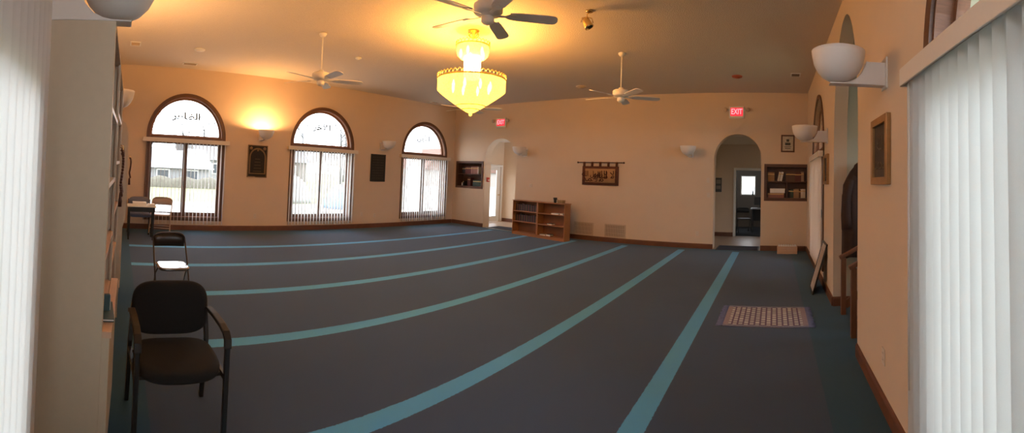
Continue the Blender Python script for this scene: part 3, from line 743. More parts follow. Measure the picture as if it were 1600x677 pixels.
# ------------------------------------------------------------------ wall plates, vents
def plate(fn, s, z, label, kind='wall_outlet', cat='outlet', h=.115, w=.075):
    o = thing(kind, fn(s, z-h/2, 0), label, cat)
    mb = MB(); wbox(mb, fn, s-w/2, s+w/2, z-h/2, z+h/2, -.007, 0); mb.build('cover_plate', OUTLET, o, .002)  # cover plate flat on the wall, no bracket behind it
    if cat == 'outlet':
        for dz in (-.024, .024):
            mb = MB(); wbox(mb, fn, s-.017, s+.017, z+dz-.014, z+dz+.014, -.010, -.006)
            r = mb.build('receptacle', OUTLET, o, .002)
            mb = MB()
            for ds in (-.007, .007): wbox(mb, fn, s+ds-.0015, s+ds+.0015, z+dz-.004, z+dz+.006, -.0104, -.0098)
            mb.build('slots', BLACK, r)
    else:
        mb = MB(); wbox(mb, fn, s-.006, s+.006, z-.012, z+.012, -.016, -.006); mb.build('toggle', OUTLET, o)
plate(fR, 2.94, .375, 'ivory wall outlet low on the right wall near the blind')
plate(fW, 3.35, .36, 'ivory outlet below the arch-patterned plaque')
plate(fW, 6.47, .385, 'ivory outlet below the black plaque, left of its neighbour')
plate(fW, 6.91, .345, 'ivory outlet below the black plaque, right of its neighbour')
plate(fF, -1.86, .36, 'ivory outlet on the back wall left of the right archway')
plate(fF, .40, .42, 'ivory outlet above the wooden box by the right niche')
plate(fF, -1.62, 1.66, 'ivory upper switch plate beside the right archway', 'switch_plate', 'light switch')
plate(fF, -1.60, 1.30, 'ivory lower switch plate beside the right archway', 'switch_plate', 'light switch')
plate(fF, -6.65, 1.38, 'ivory thermostat plate right of the left archway', 'thermostat', 'thermostat', .10, .10)
fJ = lambda s, z, d: Vector((-8.39-d, s, z))
o = thing('fire_alarm_pull', (-8.39, YF+.16, 1.43), 'small red fire alarm box on the left archway jamb', 'fire alarm')
mb = MB(); wbox(mb, fJ, YF+.10, YF+.22, 1.42, 1.56, -.03, 0); mb.build('housing', mat('alarm_red', (.45, .03, .02), .4), o, .005)
mb = MB(); wbox(mb, fJ, YF+.125, YF+.195, 1.46, 1.49, -.042, -.03); mb.build('pull_handle', PAPER, o)
plate(lambda s, z, d: Vector((s, 12.05+d, z)), -8.45, .95, 'ivory switch plate on the sunlit vestibule wall', 'switch_plate', 'light switch')
o = thing('notice_board', (-1.70, 12.6, 1.33), 'grey notice pinned on the corridor wall in the right archway', 'notice')
mb = MB(); wbox(mb, fC, -1.80, -1.60, 1.33, 1.76, -.012, 0); mb.build('notice_panel', mat('slate_notice', (.10, .11, .13), .6, .3, 30), o)  # flat board of the notice itself
mb = MB(); wbox(mb, fC, -1.77, -1.63, 1.42, 1.52, -.014, -.012); wbox(mb, fC, -1.77, -1.63, 1.58, 1.70, -.014, -.012); mb.build('sheet', mat('grey_sheet', (.3, .28, .26), .7), o)
def wgrille(x0, x1, z0, z1, label):
    o = thing('wall_vent', ((x0+x1)/2, YF, z0), label, 'vent', group='return air grilles low on the back wall')
    MB().ring([(x0, z0), (x1, z0), (x1, z1), (x0, z1)], [(x0+.03, z0+.03), (x1-.03, z0+.03), (x1-.03, z1-.03), (x0+.03, z1-.03)], fF, -.012, 0).build('frame', GRILL, o, .002)
    mb = MB(); wbox(mb, fF, x0+.03, x1-.03, z0+.03, z1-.03, -.003, 0); mb.build('duct_shade', mat('vent_dim', (.30, .22, .16), .8), o)  # dim sheet, colours in the shade behind the louvres
    mb = MB(); n = 22
    for k in range(n):
        s = x0+.03+(k+.5)*(x1-x0-.06)/n; wbox(mb, fF, s-.006, s+.006, z0+.03, z1-.03, -.010, -.003)
    for k in range(1, 3): wbox(mb, fF, x0+.03, x1-.03, z0+(z1-z0)*k/3-.004, z0+(z1-z0)*k/3+.004, -.011, -.003)
    mb.build('louvres', GRILL, o)
wgrille(-5.20, -4.62, .125, .47, 'left almond return air grille under the tapestry')
wgrille(-4.30, -3.71, .125, .47, 'right almond return air grille under the tapestry')

# ------------------------------------------------------------------ low oak bookcase at the back wall
BX, BY, BA = -6.03, 9.48, R(-9.5)
bc = thing('low_bookcase', (BX, BY+.02, 0), 'low double oak bookcase standing by the left archway', 'bookcase', BA)
Wd, Dp, Hh = 1.88, .25, .965          # local x along, y back
t_ = .022
for x in (-Wd/2, Wd/2-t_): MB().box(x, x+t_, 0, Dp, 0, Hh-t_).build('side_panel', OAK, bc, .002, local=True)
MB().box(-.025, .025, 0, Dp-.01, .075, Hh-t_).build('centre_divider', OAK, bc, .002, local=True)
MB().box(-Wd/2-.012, Wd/2+.012, -.012, Dp+.005, Hh-t_, Hh).build('top', OAK, bc, .003, local=True)
MB().box(-Wd/2+t_, Wd/2-t_, Dp-.008, Dp, .02, Hh-t_).build('back_panel', OAKD, bc, local=True)
MB().box(-Wd/2+t_, Wd/2-t_, .012, .028, 0, .055).build('toe_kick', OAK, bc, local=True)
for (a, b) in ((-Wd/2+t_, -.025), (.025, Wd/2-t_)):
    for z in (.055, .355, .645): MB().box(a, b, .004, Dp-.01, z, z+.022).build('shelf', OAK, bc, .002, local=True)
Mb_ = Matrix.LocRotScale(bc.location, bc.rotation_euler, (1, 1, 1))
fwd = Mb_.to_3x3() @ Vector((0, 1, 0))
for zi, (z, lab) in enumerate(((.6685, 'top'), (.3785, 'middle'))):
    x = -Wd/2+t_+.01; k = 0
    while x < -.10:
        th = random.uniform(.038, .052); h = random.uniform(.17, .20)
        p = Mb_ @ Vector((x+th/2, .10, z))
        book(p, th-.001, h, .13, (3, 1, 3, 0)[k % 4], 'dark book on the %s left shelf of the low oak bookcase' % lab, 'dark books on the low oak bookcase', fwd=fwd, band=False)
        x += th; k += 1
def flatbook(o_, x, y, z, w, d, h, ci, label, nm='book', cat='book', rz=0, M=Mb_):
    p = M @ Vector((x, y, z)); b = thing(nm, p, label, cat, BA+rz)
    MB().box(-w/2, w/2, -d/2, d/2, 0, .004).box(-w/2, w/2, -d/2, d/2, h-.004, h).box(-w/2, -w/2+.004, -d/2, d/2, .004, h-.004).build('cover', BK[ci], b, local=True)
    MB().box(-w/2+.004, w/2-.004, -d/2+.004, d/2-.004, .004, h-.004).build('pages', PAPER, b, local=True)
flatbook(0, .585, .12, .668, .26, .17, .03, 5, 'cream book lying flat on the top right shelf of the low oak bookcase')
flatbook(0, .80, .12, .668, .11, .16, .045, 2, 'tan book flat at the right end of the top right shelf, low oak bookcase')
flatbook(0, .40, .12, .378, .17, .15, .035, 3, 'black book lying flat on the middle right shelf of the low oak bookcase')
flatbook(0, .17, .12, .078, .20, .15, .03, 5, 'cream book lying flat on the bottom right shelf of the low oak bookcase')
flatbook(0, .36, .12, .078, .14, .15, .045, 3, 'black book lying flat on the bottom right shelf of the low oak bookcase')
p = Mb_ @ Vector((.53, .10, Hh+.001))
o = thing('cup', p, 'small dark cup on top of the low oak bookcase', 'cup')
MB().lathe([(.028, 0), (.034, .01), (.038, .06), (.056, .135), (.050, .135), (.034, .06), (.028, .012), (.003, .01)], p, seg=24).build('cup_body', BLACK, o)
MB().tube([(p.x+.03, p.y, p.z+.03), (p.x+.075, p.y, p.z+.045), (p.x+.08, p.y, p.z+.085), (p.x+.045, p.y, p.z+.10)], .007, 8).build('handle', BLACK, o)
p = Mb_ @ Vector((.74, .10, Hh+.001))
o = thing('small_box', p, 'small tan box beside the cup on the low oak bookcase', 'box', BA)
MB().box(-.085, .085, -.055, .055, 0, .06).build('box_body', mat('olive_cardboard', (.25, .15, .06), .7, .2), o, .003, local=True)
MB().box(-.088, .088, -.058, .058, .05, .08).build('lid', mat('olive_lid', (.30, .19, .08), .7, .2), o, .003, local=True)

# ------------------------------------------------------------------ wooden box at the right of the back wall
o = thing('wooden_box', (.31, 9.70, 0), 'pale slatted wooden box with white rolls, on the floor below the right niche', 'box')
mb = MB()
for z in (.0, .058, .116):
    mb.box(.08, .54, 9.62, 9.635, z+.004, z+.054); mb.box(.08, .54, 9.80, 9.815, z+.004, z+.054)
    mb.box(.08, .095, 9.635, 9.80, z+.004, z+.054); mb.box(.525, .54, 9.635, 9.80, z+.004, z+.054)
mb.build('slats', PEACH, o, .002)
mb = MB()
for x in (.10, .31, .52): mb.box(x-.015, x+.015, 9.612, 9.62, 0, .175)
mb.box(.09, .53, 9.63, 9.805, .0, .012); mb.build('battens', PEACH, o, .002)
for k in range(8):
    x = .125+k*.053
    r = tag(MB().tube([(x, 9.65, .165+.012), (x, 9.79, .165+.012)], .024, 12).build('paper_roll', PAPER), 'white paper roll lying in the pale wooden box', 'paper roll', 'paper rolls in the wooden box')
MB().box(.096, .524, 9.637, 9.798, .135, .15).build('inner_tray', PEACH, o)

# ------------------------------------------------------------------ rug
t = NT('prayer_rug_weave'); co = t.coord()
mp = t.n('ShaderNodeMapping'); mp.inputs['Scale'].default_value = (1, 1, 1); mp.inputs['Rotation'].default_value = (0, 0, R(90)); t.l(co, mp.inputs[0])
br = t.n('ShaderNodeTexBrick'); br.inputs['Scale'].default_value = 1; br.inputs['Brick Width'].default_value = .082; br.inputs['Row Height'].default_value = .064
br.inputs['Mortar Size'].default_value = .014; br.inputs['Mortar Smooth'].default_value = .6; br.inputs['Color1'].default_value = (.56, .58, .58, 1); br.inputs['Color2'].default_value = (.38, .39, .42, 1); br.inputs['Mortar'].default_value = (.13, .09, .17, 1)
t.l(mp.outputs[0], br.inputs['Vector'])
sp = t.n('ShaderNodeSeparateXYZ'); t.l(co, sp.inputs[0])
edge = t.math('GREATER_THAN', t.math('ABSOLUTE', sp.outputs[0]), .425)
edge2 = t.math('GREATER_THAN', t.math('ABSOLUTE', sp.outputs[1]), .335)
nz = t.n('ShaderNodeTexNoise'); nz.inputs['Scale'].default_value = 60; t.l(co, nz.inputs['Vector'])
eb = t.mix(nz.outputs[0], (.24, .20, .24), (.36, .31, .36)); eb2 = t.mix(nz.outputs[0], (.11, .12, .20), (.30, .31, .42))
t.l(t.mix(edge2, t.mix(edge, br.outputs['Color'], eb), eb2), t.b.inputs['Base Color']); t.b.inputs['Roughness'].default_value = .95
o = thing('prayer_rug', (-.08, 5.10, 0), 'small patterned prayer rug with blue fringes on the dark carpet', 'rug')
mb = MB(); mb.box(-.485, .485, -.385, .385, .001, .010); mb.build('woven_field', t.m, o, local=True)
FR = mat('blue_grey_fringe', (.15, .18, .34), .95, .4, 60)
for s in (-1, 1):
    mb = MB()
    for k in range(90):
        y = -.38+.76*k/89; w = random.uniform(-.012, .012); L = random.uniform(.06, .085)
        mb.tube([(s*.482, y, .007), (s*(.482+L*.5), y+w*.4, .006), (s*(.482+L), y+w, .004)], .0035, 4)
    mb.build('fringe', FR, o, local=True)['kind'] = 'stuff'
for x0, x1, y0, y1, lab in ((-1.40, -.36, 10.0, 10.68, 'navy door mat at the threshold of the right archway'), (-8.25, -7.15, 10.12, 10.72, 'navy door mat at the threshold of the left archway')):
    o = thing('door_mat', ((x0+x1)/2, (y0+y1)/2, 0), lab, 'door mat')
    MB().box(x0+.03, x1-.03, y0+.03, y1-.03, .002, .014).build('pile', MATB, o, .003)
    MB().ring([(x0, y0), (x1, y0), (x1, y1), (x0, y1)], [(x0+.03, y0+.03), (x1-.03, y0+.03), (x1-.03, y1-.03), (x0+.03, y1-.03)], lambda a, b, c: Vector((a, b, c)), .001, .008).build('rubber_edge', BLACK, o)

# ------------------------------------------------------------------ beige bookcases along the front wall
ang = R(180-1.75)       # local x runs away from the camera along -X, local y towards the room
def shelfunit(x0, L, depth, h, zs, label, yf0, ledge=None, m=LAMI):
    """x0: distance from the camera of the near end; yf0: front-plane y there"""
    o = thing('tall_bookcase', (-x0, yf0, 0), label, 'bookcase')
    sl = math.tan(R(1.75))
    def P(a, b, z): return Vector((-x0-a, yf0+a*sl-b, z))      # a away, b back from the front plane
    def pb(mb, a0, a1, b0, b1, z0, z1): return mb.hexa([P(a0, b0, z0), P(a1, b0, z0), P(a1, b1, z0), P(a0, b1, z0), P(a0, b0, z1), P(a1, b0, z1), P(a1, b1, z1), P(a0, b1, z1)])
    t = .02
    pb(MB(), 0, t, 0, depth, 0, h).build('side_panel', m, o, .002)
    pb(MB(), L-t, L, 0, depth, 0, h).build('side_panel', m, o, .002)
    pb(MB(), t, L-t, 0, depth, h-t, h).build('top', m, o)
    pb(MB(), t, L-t, depth-.01, depth, .02, h-t).build('back_panel', OAKD, o)
    for a in (t, L-t-.035): pb(MB(), a, a+.035, .0, .015, .02, h-t).build('face_stile', m, o)
    for z in zs: pb(MB(), t, L-t, .004, depth-.01, z, z+.025).build('shelf', PEACH if z < 1.2 else WHITE, o)
    if ledge:
        z, out = ledge
        pb(MB(), .0, L, -out, .0, 0, z-.03).build('base_cabinet', m, o)
        pb(MB(), .0, L, -out-.008, .0, z-.03, z).build('ledge_top', PEACH, o)
    return o, P
b1, P1 = shelfunit(2.00, .92, .32, 2.265, (.08, .735, 1.08, 1.45, 1.84), 'tall beige bookcase nearest the left blind, its end panel facing us', -.045, (.765, .038))
b2, P2 = shelfunit(2.93, 1.02, .34, 2.265, (.08, .42, .80, 1.18, 1.56, 1.92), 'tall beige bookcase in the middle of the row, hung with prayer beads', -.020)
b3 = thing('low_hutch', (-4.2, .03, 0), 'shorter beige hutch at the far end of the bookcase row', 'bookcase')
def P3(a, b, z): return Vector((-4.2-a, .070+a*.03-b, z))
def hut(mb, a0, a1, prof):
    A = [P3(a0, b, z) for b, z in prof]; B = [P3(a1, b, z) for b, z in prof]
    return mb.loops([A, B], True, True, False)
prof = [(.40, 0), (.40, 1.985), (.045, 1.985), (.018, 1.965), (.0, 1.92), (-.02, 1.02), (.022, .86), (.022, .0)]
hut(MB(), 0, .02, prof).build('side_panel', LAMI, b3); hut(MB(), .98, 1.0, prof).build('side_panel', LAMI, b3)
hut(MB(), .02, .98, [(.40, 1.96), (.05, 1.96), (.05, 1.98), (.40, 1.98)]).build('top', LAMI, b3)
hut(MB(), .02, .98, [(.40, .02), (.39, .02), (.39, 1.96), (.40, 1.96)]).build('back_panel', OAKD, b3)
for z in (.08, .45, .86, 1.25, 1.6): hut(MB(), .02, .98, [(.39, z), (.03, z), (.03, z+.022), (.39, z+.022)]).build('shelf', PEACH, b3)
# books on the ledge
o = thing('book', (-2.24, -.045, .766), 'teal book standing open-edged on the nearest bookcase ledge', 'book', R(8))
zz = .765
MB().box(-.012, .012, -.10, .030, .018, .105).build('cover', TEAL, o, .002, local=True)
MB().box(-.009, .009, -.097, .0325, .022, .101).build('pages', PAPER, o, local=True)
o2 = thing('book', (-2.25, -.052, .766), 'thin dark green book lying flat under the teal book', 'book', R(3))
MB().box(-.13, .13, -.10, .058, 0, .004).box(-.13, .13, -.10, .058, .013, .017).box(-.13, -.126, -.10, .058, .004, .013).build('cover', TEAL, o2, local=True)
MB().box(-.125, .125, -.098, .055, .004, .013).build('pages', PAPER, o2, local=True)
# prayer beads
def beads(x, y, z, n, L, label, sway):
    o = thing('prayer_beads', (x, y, z), label, 'prayer beads')
    mb = MB()
    for k in range(n):
        a = 2*PI*k/n; mb.ball((x+sway*math.sin(a)*.035+random.uniform(-.003, .003), y+.012+.012*abs(math.sin(a*1.5)), z-L*.5+L*.5*math.cos(a)), .0095, 8, 6)
    mb.build('bead_loop', BEAD, o)
    MB().lathe([(.004, 0), (.010, -.012), (.013, -.07), (.002, -.072)], (x, y+.014, z-L-.005), seg=10).build('tassel', BEAD, o)
    MB().tube([(x, y-.004, z+.022), (x, y+.018, z+.018), (x, y+.022, z+.002), (x, y+.014, z-.004)], .003, 6).build('hook', BRASS, o)
beads(-2.78, .004, 1.66, 44, .30, 'red-brown prayer beads on the nearer bookcase frame, left strand', .7)
beads(-2.90, .006, 1.64, 44, .26, 'red-brown prayer beads hanging on the bookcase frame, middle strand', .9)
beads(-2.98, .008, 1.68, 44, .31, 'red-brown prayer beads hanging on the bookcase frame, right strand', .8)
beads(-4.28, .098, 1.62, 40, .20, 'dark prayer beads hanging on the shorter far hutch', .8)

# ------------------------------------------------------------------ near armchair  (local: faces +x, origin at floor centre)
def armchair(loc, rz, label):
    o = thing('armchair', loc, label, 'chair', rz)
    # seat cushion: rounded, front edge bowed
    rings = []
    for zi, sc in ((.400, .90), (.408, .97), (.425, 1.0), (.450, 1.0), (.468, .965), (.476, .88), (.479, .6)):
        ring = []
        for k in range(48):
            a = 2*PI*k/48; c, s = math.cos(a), math.sin(a)
            e = .55
            x = .245*math.copysign(abs(c)**e, c); y = .262*math.copysign(abs(s)**e, s)
            if x > 0: x *= 1.0 + .12*(1-(y/.27)**2)
            ring.append((x*sc+.015, y*sc, zi))
        rings.append(ring)
    MB().loops(rings).build('seat', CHAIRF, o, local=True)
    # backrest: rounded shield, curved
    rings = []
    for dn, sc in ((-.026, .90), (-.022, .97), (-.008, 1.0), (.014, 1.0), (.026, .955), (.034, .84), (.037, .5)):
        ring = []
        for k in range(56):
            a = 2*PI*k/56; c, s = math.cos(a), math.sin(a)
            y = .268*math.copysign(abs(c)**.50, c); z = .180*math.copysign(abs(s)**(.62 if s > 0 else .42), s)
            if s < 0: y *= 1 - .10*abs(s)**2
            y *= sc; z *= sc
            x = -.262 - .10*z + dn + .16*y*y*1.0
            ring.append((x, y, .668+z))
        rings.append(ring)
    MB().loops(rings).build('backrest', CHAIRF, o, local=True)
    for s in (-1, 1):
        y = s*.270
        MB().bar([(.235, y, .0), (.235, y, .30), (.234, y, .60)], .030, .036, (1, 0, 0)).build('leg', BLACK, o, .005, local=True)
        MB().bar([(-.300, y, .0), (-.262, y, .25), (-.235, y, .45), (-.250, y*.97, .60), (-.262, y*.94, .70)], .030, .036, (1, 0, 0)).build('leg', BLACK, o, .005, local=True)
        pts = [(-.262, y, .645), (-.20, y, .672), (-.05, y, .680), (.12, y, .676), (.200, y, .662), (.236, y, .630), (.243, y, .58)]
        MB().bar(pts, .046, .026, (0, 0, 1)).build('armrest', DARKW, o, .006, local=True)
        MB().bar([(.225, y, .395), (-.235, y, .395)], .022, .034).build('side_rail', BLACK, o, .003, local=True)
    for x in (.15, -.20): MB().bar([(x, -.28, .392), (x, .28, .392)], .03, .02).build('cross_rail', BLACK, o, local=True)
    return o
ac = armchair((-2.50, .392, 0), R(3), 'black upholstered armchair in the left foreground, facing us'); ac.scale = (.95, .95, .95)

# ------------------------------------------------------------------ folding chairs (local: faces +x)
def folding(loc, rz, label, mm, seatm):
    o = thing('folding_chair', loc, label, 'chair', rz)
    hw = .225; r = .011
    # back frame: front leg -> upright -> rounded top -> down
    arc = [(-.235, hw*math.cos(t)*1.0, .70+.085*math.sin(t)) for t in [R(0+15*k) for k in range(13)]]
    arc = [(x, math.copysign(min(abs(y)**.55*hw**.45, hw), y), z) for x, y, z in arc]
    pts = [(.245, hw, 0.0), (.02, hw, .36), (-.14, hw, .58)] + arc + [(-.14, -hw, .58), (.02, -hw, .36), (.245, -hw, 0.0)]
    MB().tube(pts, r, 10).build('main_frame', mm, o, local=True)
    for s in (-1, 1):
        MB().tube([(-.255, s*.205, 0), (-.03, s*.205, .34), (.09, s*.205, .415)], .010, 8).build('rear_leg', mm, o, local=True)
        for fx, fy in ((.245, s*hw), (-.255, s*.205)): MB().lathe([(.005, 0), (.016, 0), (.016, .03), (.012, .035)], (fx, fy, 0), seg=12).build('rubber_foot', BLACK, o, local=True)
    MB().tube([(-.16, -.205, .145), (-.16, .205, .145)], .007, 8).build('rear_stretcher', mm, o, local=True)
    MB().tube([(.155, -hw, .145), (.155, hw, .145)], .007, 8).build('front_stretcher', mm, o, local=True)
    # backrest panel, bowed
    rings = []
    for k in range(17):
        y = -hw+.006+(2*hw-.012)*k/16; q = 1-(y/hw)**2; zt = .70+.085*min(1, max(0, 1-abs(y/hw)**4))**.5
        zt = min(zt, .783)
        x = -.232-.022*q
        rings.append([(x, y, .612+.0*q), (x-.006, y, .612), (x-.006, y, zt), (x, y, zt)])
    MB().loops(rings).build('backrest', mm, o, local=True)
    rings = []
    for zi, sc in ((.418, .97), (.425, 1.0), (.440, 1.0), (.446, .975), (.447, .80), (.441, .66), (.440, .3)):
        ring = []
        for k in range(40):
            a = 2*PI*k/40; c, s = math.cos(a), math.sin(a)
            ring.append((.035+.205*sc*math.copysign(abs(c)**.4, c), .208*sc*math.copysign(abs(s)**.4, s), zi))
        rings.append(ring)
    MB().loops(rings).build('seat', seatm, o, local=True)
    return o
fc = folding((-4.74, .655, 0), R(4), 'dark brown metal folding chair behind the black armchair', BRMET, SEATMET); fc.scale = (.92, .86, .96)
folding((-9.20, .975, 0), R(-12), 'beige metal folding chair in front of the first arched window', BEIGEM, BEIGEM)

# ------------------------------------------------------------------ small desk, chair and papers in the far left corner
dx0, dx1, dy0, dy1, dz = -8.78, -8.33, .205, .79, .685
o = thing('small_desk', (-8.55, .5, 0), 'small white-topped desk with a black apron in the far left corner', 'desk')
MB().box(dx0, dx1, dy0, dy1, dz-.022, dz).build('desk_top', PAPER, o, .004)
MB().box(dx1-.035, dx1-.02, dy0+.03, dy1-.03, .565, dz-.022).build('apron', BLACK, o)
for y in (dy0+.02, dy1-.035): MB().box(dx0+.05, dx1-.04, y, y+.015, .58, dz-.022).build('side_apron', BLACK, o)
for x in (dx0+.03, dx1-.06):
    for y in (dy0+.035, dy1-.06): MB().bar([(x+.015, y+.012, 0), (x+.015, y+.012, dz-.022)], .03, .03, (1, 0, 0)).build('leg', BLACK, o, .003)
def stack(x, y, z, w, d, h, label, m=PAPER, rz=0):
    o = thing('paper_stack', (x, y, z), label, 'papers', rz)
    mb = MB(); n = 6
    for k in range(n):
        ox, oy = random.uniform(-.006, .006), random.uniform(-.006, .006)
        mb.box(-w/2+ox, w/2+ox, -d/2+oy, d/2+oy, h*k/n+.0003, h*(k+1)/n)
    mb.build('sheets', m, o, local=True)
stack(-8.55, .46, dz+.001, .22, .28, .06, 'tall loose stack of white papers on the small desk')
stack(-8.43, .695, dz+.001, .15, .13, .045, 'thin white paper pile at the right of the small desk', rz=.15)
o = thing('side_chair', (-9.0, .50, 0), 'slate blue padded chair tucked behind the small desk', 'chair', R(3))
rings = []
for z, sc in ((.40, .92), (.415, 1), (.45, 1), (.465, .93), (.468, .5)):
    rings.append([(.22*sc*math.copysign(abs(math.cos(a))**.45, math.cos(a))+.02, .235*sc*math.copysign(abs(math.sin(a))**.45, math.sin(a)), z) for a in [2*PI*k/32 for k in range(32)]])
MB().loops(rings).build('seat', BLUEF, o, local=True)
rings = []
for dn, sc in ((-.02, .93), (-.01, 1), (.012, 1), (.022, .93), (.025, .5)):
    rings.append([(-.235+dn-.08*.17*math.sin(a), .24*sc*math.copysign(abs(math.cos(a))**.5, math.cos(a)), .63+.165*sc*math.copysign(abs(math.sin(a))**.5, math.sin(a))) for a in [2*PI*k/32 for k in range(32)]])
MB().loops(rings).build('backrest', BLUEF, o, local=True)
for s in (-1, 1):
    MB().bar([(.20, s*.235, 0), (.20, s*.235, .41)], .025, .025, (1, 0, 0)).build('leg', BLACK, o, local=True)
    MB().bar([(-.26, s*.235, 0), (-.22, s*.235, .42), (-.25, s*.235, .74)], .025, .025, (1, 0, 0)).build('leg', BLACK, o, local=True)
    MB().bar([(.21, s*.235, .40), (-.22, s*.235, .40)], .02, .03).build('side_rail', BLACK, o, local=True)

# ------------------------------------------------------------------ alcove: handrails, steps, robe
PW = mat('reddish_oak_rail', (.17, .066, .03), .4, .3, 6, stretch=(20, 4, 4))
st = thing('pulpit_steps', (1.4, 4.77, 0), 'carpeted pulpit steps with two wooden handrails in the right alcove', 'pulpit')
for k in range(4):
    x = 1.02+k*.26
    MB().box(x, 2.10, 4.44, 5.10, k*.19 if k else .001, (k+1)*.19).build('step', CARPET if k else mat('riser_wood', (.12, .05, .025), .5), st)
for (y, x0, zt) in ((5.16, .865, .71), (4.37, .842, .74)):
    MB().bar([(x0, y, 0), (x0, y, zt-.02)], .060, .060, (1, 0, 0)).build('newel_post', PW, st, .004)
    MB().bar([(x0-.05, y, zt-.02), (x0+.30, y, zt+.16), (2.05, y, zt+1.05)], .065, .045).build('handrail', PW, st, .008)
    MB().bar([(x0+.02, y, .11), (2.05, y, .95)], .035, .09).build('string_board', PW, st, .003)
    for k in range(5):
        x = x0+.19+k*.2
        MB().bar([(x, y, .11+(x-x0)*.70), (x, y, zt+(x-x0)*.51)], .028, .028, (1, 0, 0)).build('baluster', PW, st)
o = thing('white_carton', (1.09, 4.72, .19), 'small greyish white carton between the wooden handrails', 'box')
MB().box(1.03, 1.17, 4.60, 4.84, .191, .40).build('carton_body', mat('grey_card', (.34, .33, .33), .7), o, .003)
MB().box(1.025, 1.175, 4.595, 4.845, .385, .43).build('lid', mat('grey_card_lid', (.38, .37, .37), .7), o, .003)
o = thing('hooded_robe', (1.14, 5.46, .72), 'long dark brown robe hanging on the alcove wall above the handrails', 'robe')
rings = []
for i in range(15):
    u = i/14; z = 1.86-1.22*u
    w = .035+.165*min(1, u*4.5)**.7+.045*u; dpt = .03+.055*min(1, u*2.5)
    ring = []
    for k in range(48):
        a = 2*PI*k/48; fold = 1+.16*math.sin(9*a+1.3*math.sin(2*u))*min(1, u*2)
        ring.append((1.10+.04*u+w*math.cos(a)*fold**.5, 5.43+dpt*math.sin(a)*fold, z+(.02*math.cos(3*a)*u)))
    rings.append(ring)
MB().loops(rings).build('robe_body', ROBE, o)
for s in (-1, 1):
    P_ = [(1.11+s*.11, 5.41, 1.66), (1.13+s*.19, 5.39, 1.45), (1.14+s*.205, 5.385, 1.2), (1.15+s*.20, 5.39, 1.02)]
    MB().tube(P_, [.05, .062, .068, .075], 14).build('sleeve', ROBE, o)
MB().tube([(1.10, 5.525, 1.88), (1.10, 5.46, 1.89), (1.10, 5.43, 1.86)], .008, 8).build('hook', BRASS, o)
MB().loops([[(1.10+r*math.cos(2*PI*k/20)*1.0, 5.425+r*.6*math.sin(2*PI*k/20), z) for k in range(20)] for r, z in ((.02, 1.885), (.05, 1.86), (.075, 1.80), (.085, 1.73), (.07, 1.68))]).build('hood', ROBE, o)

# ------------------------------------------------------------------ office furniture (dark silhouettes)
o = thing('office_desk', (-.2, 14.4, 0), 'dark desk inside the office beyond the right archway', 'desk')
MB().box(-.80, .45, 14.1, 14.8, .73, .76).build('desk_top', mat('grey_laminate', (.20, .20, .21), .35), o, .004)
for x in (-.76, .38): MB().box(x, x+.03, 14.15, 14.75, 0, .73).build('side_panel', BLACK, o)
MB().box(-.73, .38, 14.7, 14.72, .3, .73).build('modesty_panel', BLACK, o)
o = thing('computer_monitor', (-.45, 14.5, .76), 'black monitor silhouette on the office desk', 'monitor')
MB().box(-.70, -.25, 14.5, 14.54, .86, 1.14).build('screen', BLACK, o, .006)
MB().box(-.50, -.44, 14.53, 14.56, .77, 1.0).build('stand', BLACK, o)
MB().box(-.58, -.36, 14.42, 14.62, .76, .775).build('base', BLACK, o, .004)
o = thing('bottle', (-.80, 15.42, 1.17), 'small dark bottle on the sill of the office window', 'bottle')
MB().lathe([(.005, 0), (.032, 0), (.032, .12), (.014, .17), (.014, .21), (.005, .212)], (-.80, 15.53, 1.171), seg=18).build('bottle_body', BLACK, o)
MB().lathe([(.005, .20), (.017, .20), (.017, .23), (.005, .232)], (-.80, 15.53, 1.171), seg=16).build('cap', BLACK, o)
folding((-1.0, 13.9, 0), R(-75), 'black chair silhouette inside the dark office', BLACK, BLACK)

# ------------------------------------------------------------------ outdoors
GR = mat('winter_lawn', (.20, .205, .105), .95, .25, 1.2); PATIO = mat('pale_concrete', (.34, .33, .31), .9, .08, 3)
mb = MB(); N_ = 10
mb.box(-140, -9.96, -60, 90, -.40, -.25); struct(mb.build('ground_lawn', GR), 'pale winter lawn outside the left windows', 'lawn')
struct(MB().box(-19.0, -9.96, -3, 20, -.25, -.22).build('ground_patio', PATIO), 'bright concrete patio outside the left windows', 'patio')
struct(MB().box(-9.3, 60, 15.9, 60, -.4, -.2).build('ground_rear', GR), 'lawn behind the building', 'lawn')
struct(MB().box(1.05, 60, -40, 15.9, -.4, -.2).build('ground_side', GR), 'lawn outside the right wall', 'lawn')
struct(MB().box(-9.96, 60, -40, -.6, -.4, -.2).build('ground_front', GR), 'lawn outside the front wall', 'lawn')
struct(MB().box(-9.96, -9.3, 10.3, 60, -.4, -.2).build('ground_corner', PATIO), 'path outside the vestibule door', 'path')
SNOW = mat('melting_snow', (.38, .39, .40), .8, .06, 2); SNOWB = mat('blue_tarp', (.17, .24, .34), .6, .06, 2)
def mound(cx, cy, rx, ry, h, m, name, label, cat, rz=0):
    o = thing(name, (cx, cy, -.26), label, cat, rz); rings = []
    for i in range(10):
        u = i/9; a = u*PI/2
        rings.append([(rx*math.cos(a)*math.cos(t)*(1+.05*math.sin(3*t)), ry*math.cos(a)*math.sin(t)*(1+.05*math.cos(2*t)), h*math.sin(a)) for t in [2*PI*k/36 for k in range(36)]])
    MB().loops(rings).build('heap', m, o, local=True)
mound(-17.2, 10.75, 1.2, 1.45, 1.25, SNOWB, 'tarp_mound', 'pale blue domed tarp outside the middle arched window', 'tarp')
mound(-21.0, 8.9, 1.4, 1.5, 1.55, SNOW, 'snow_bank', 'white domed snow bank outside the middle arched window', 'snow bank')
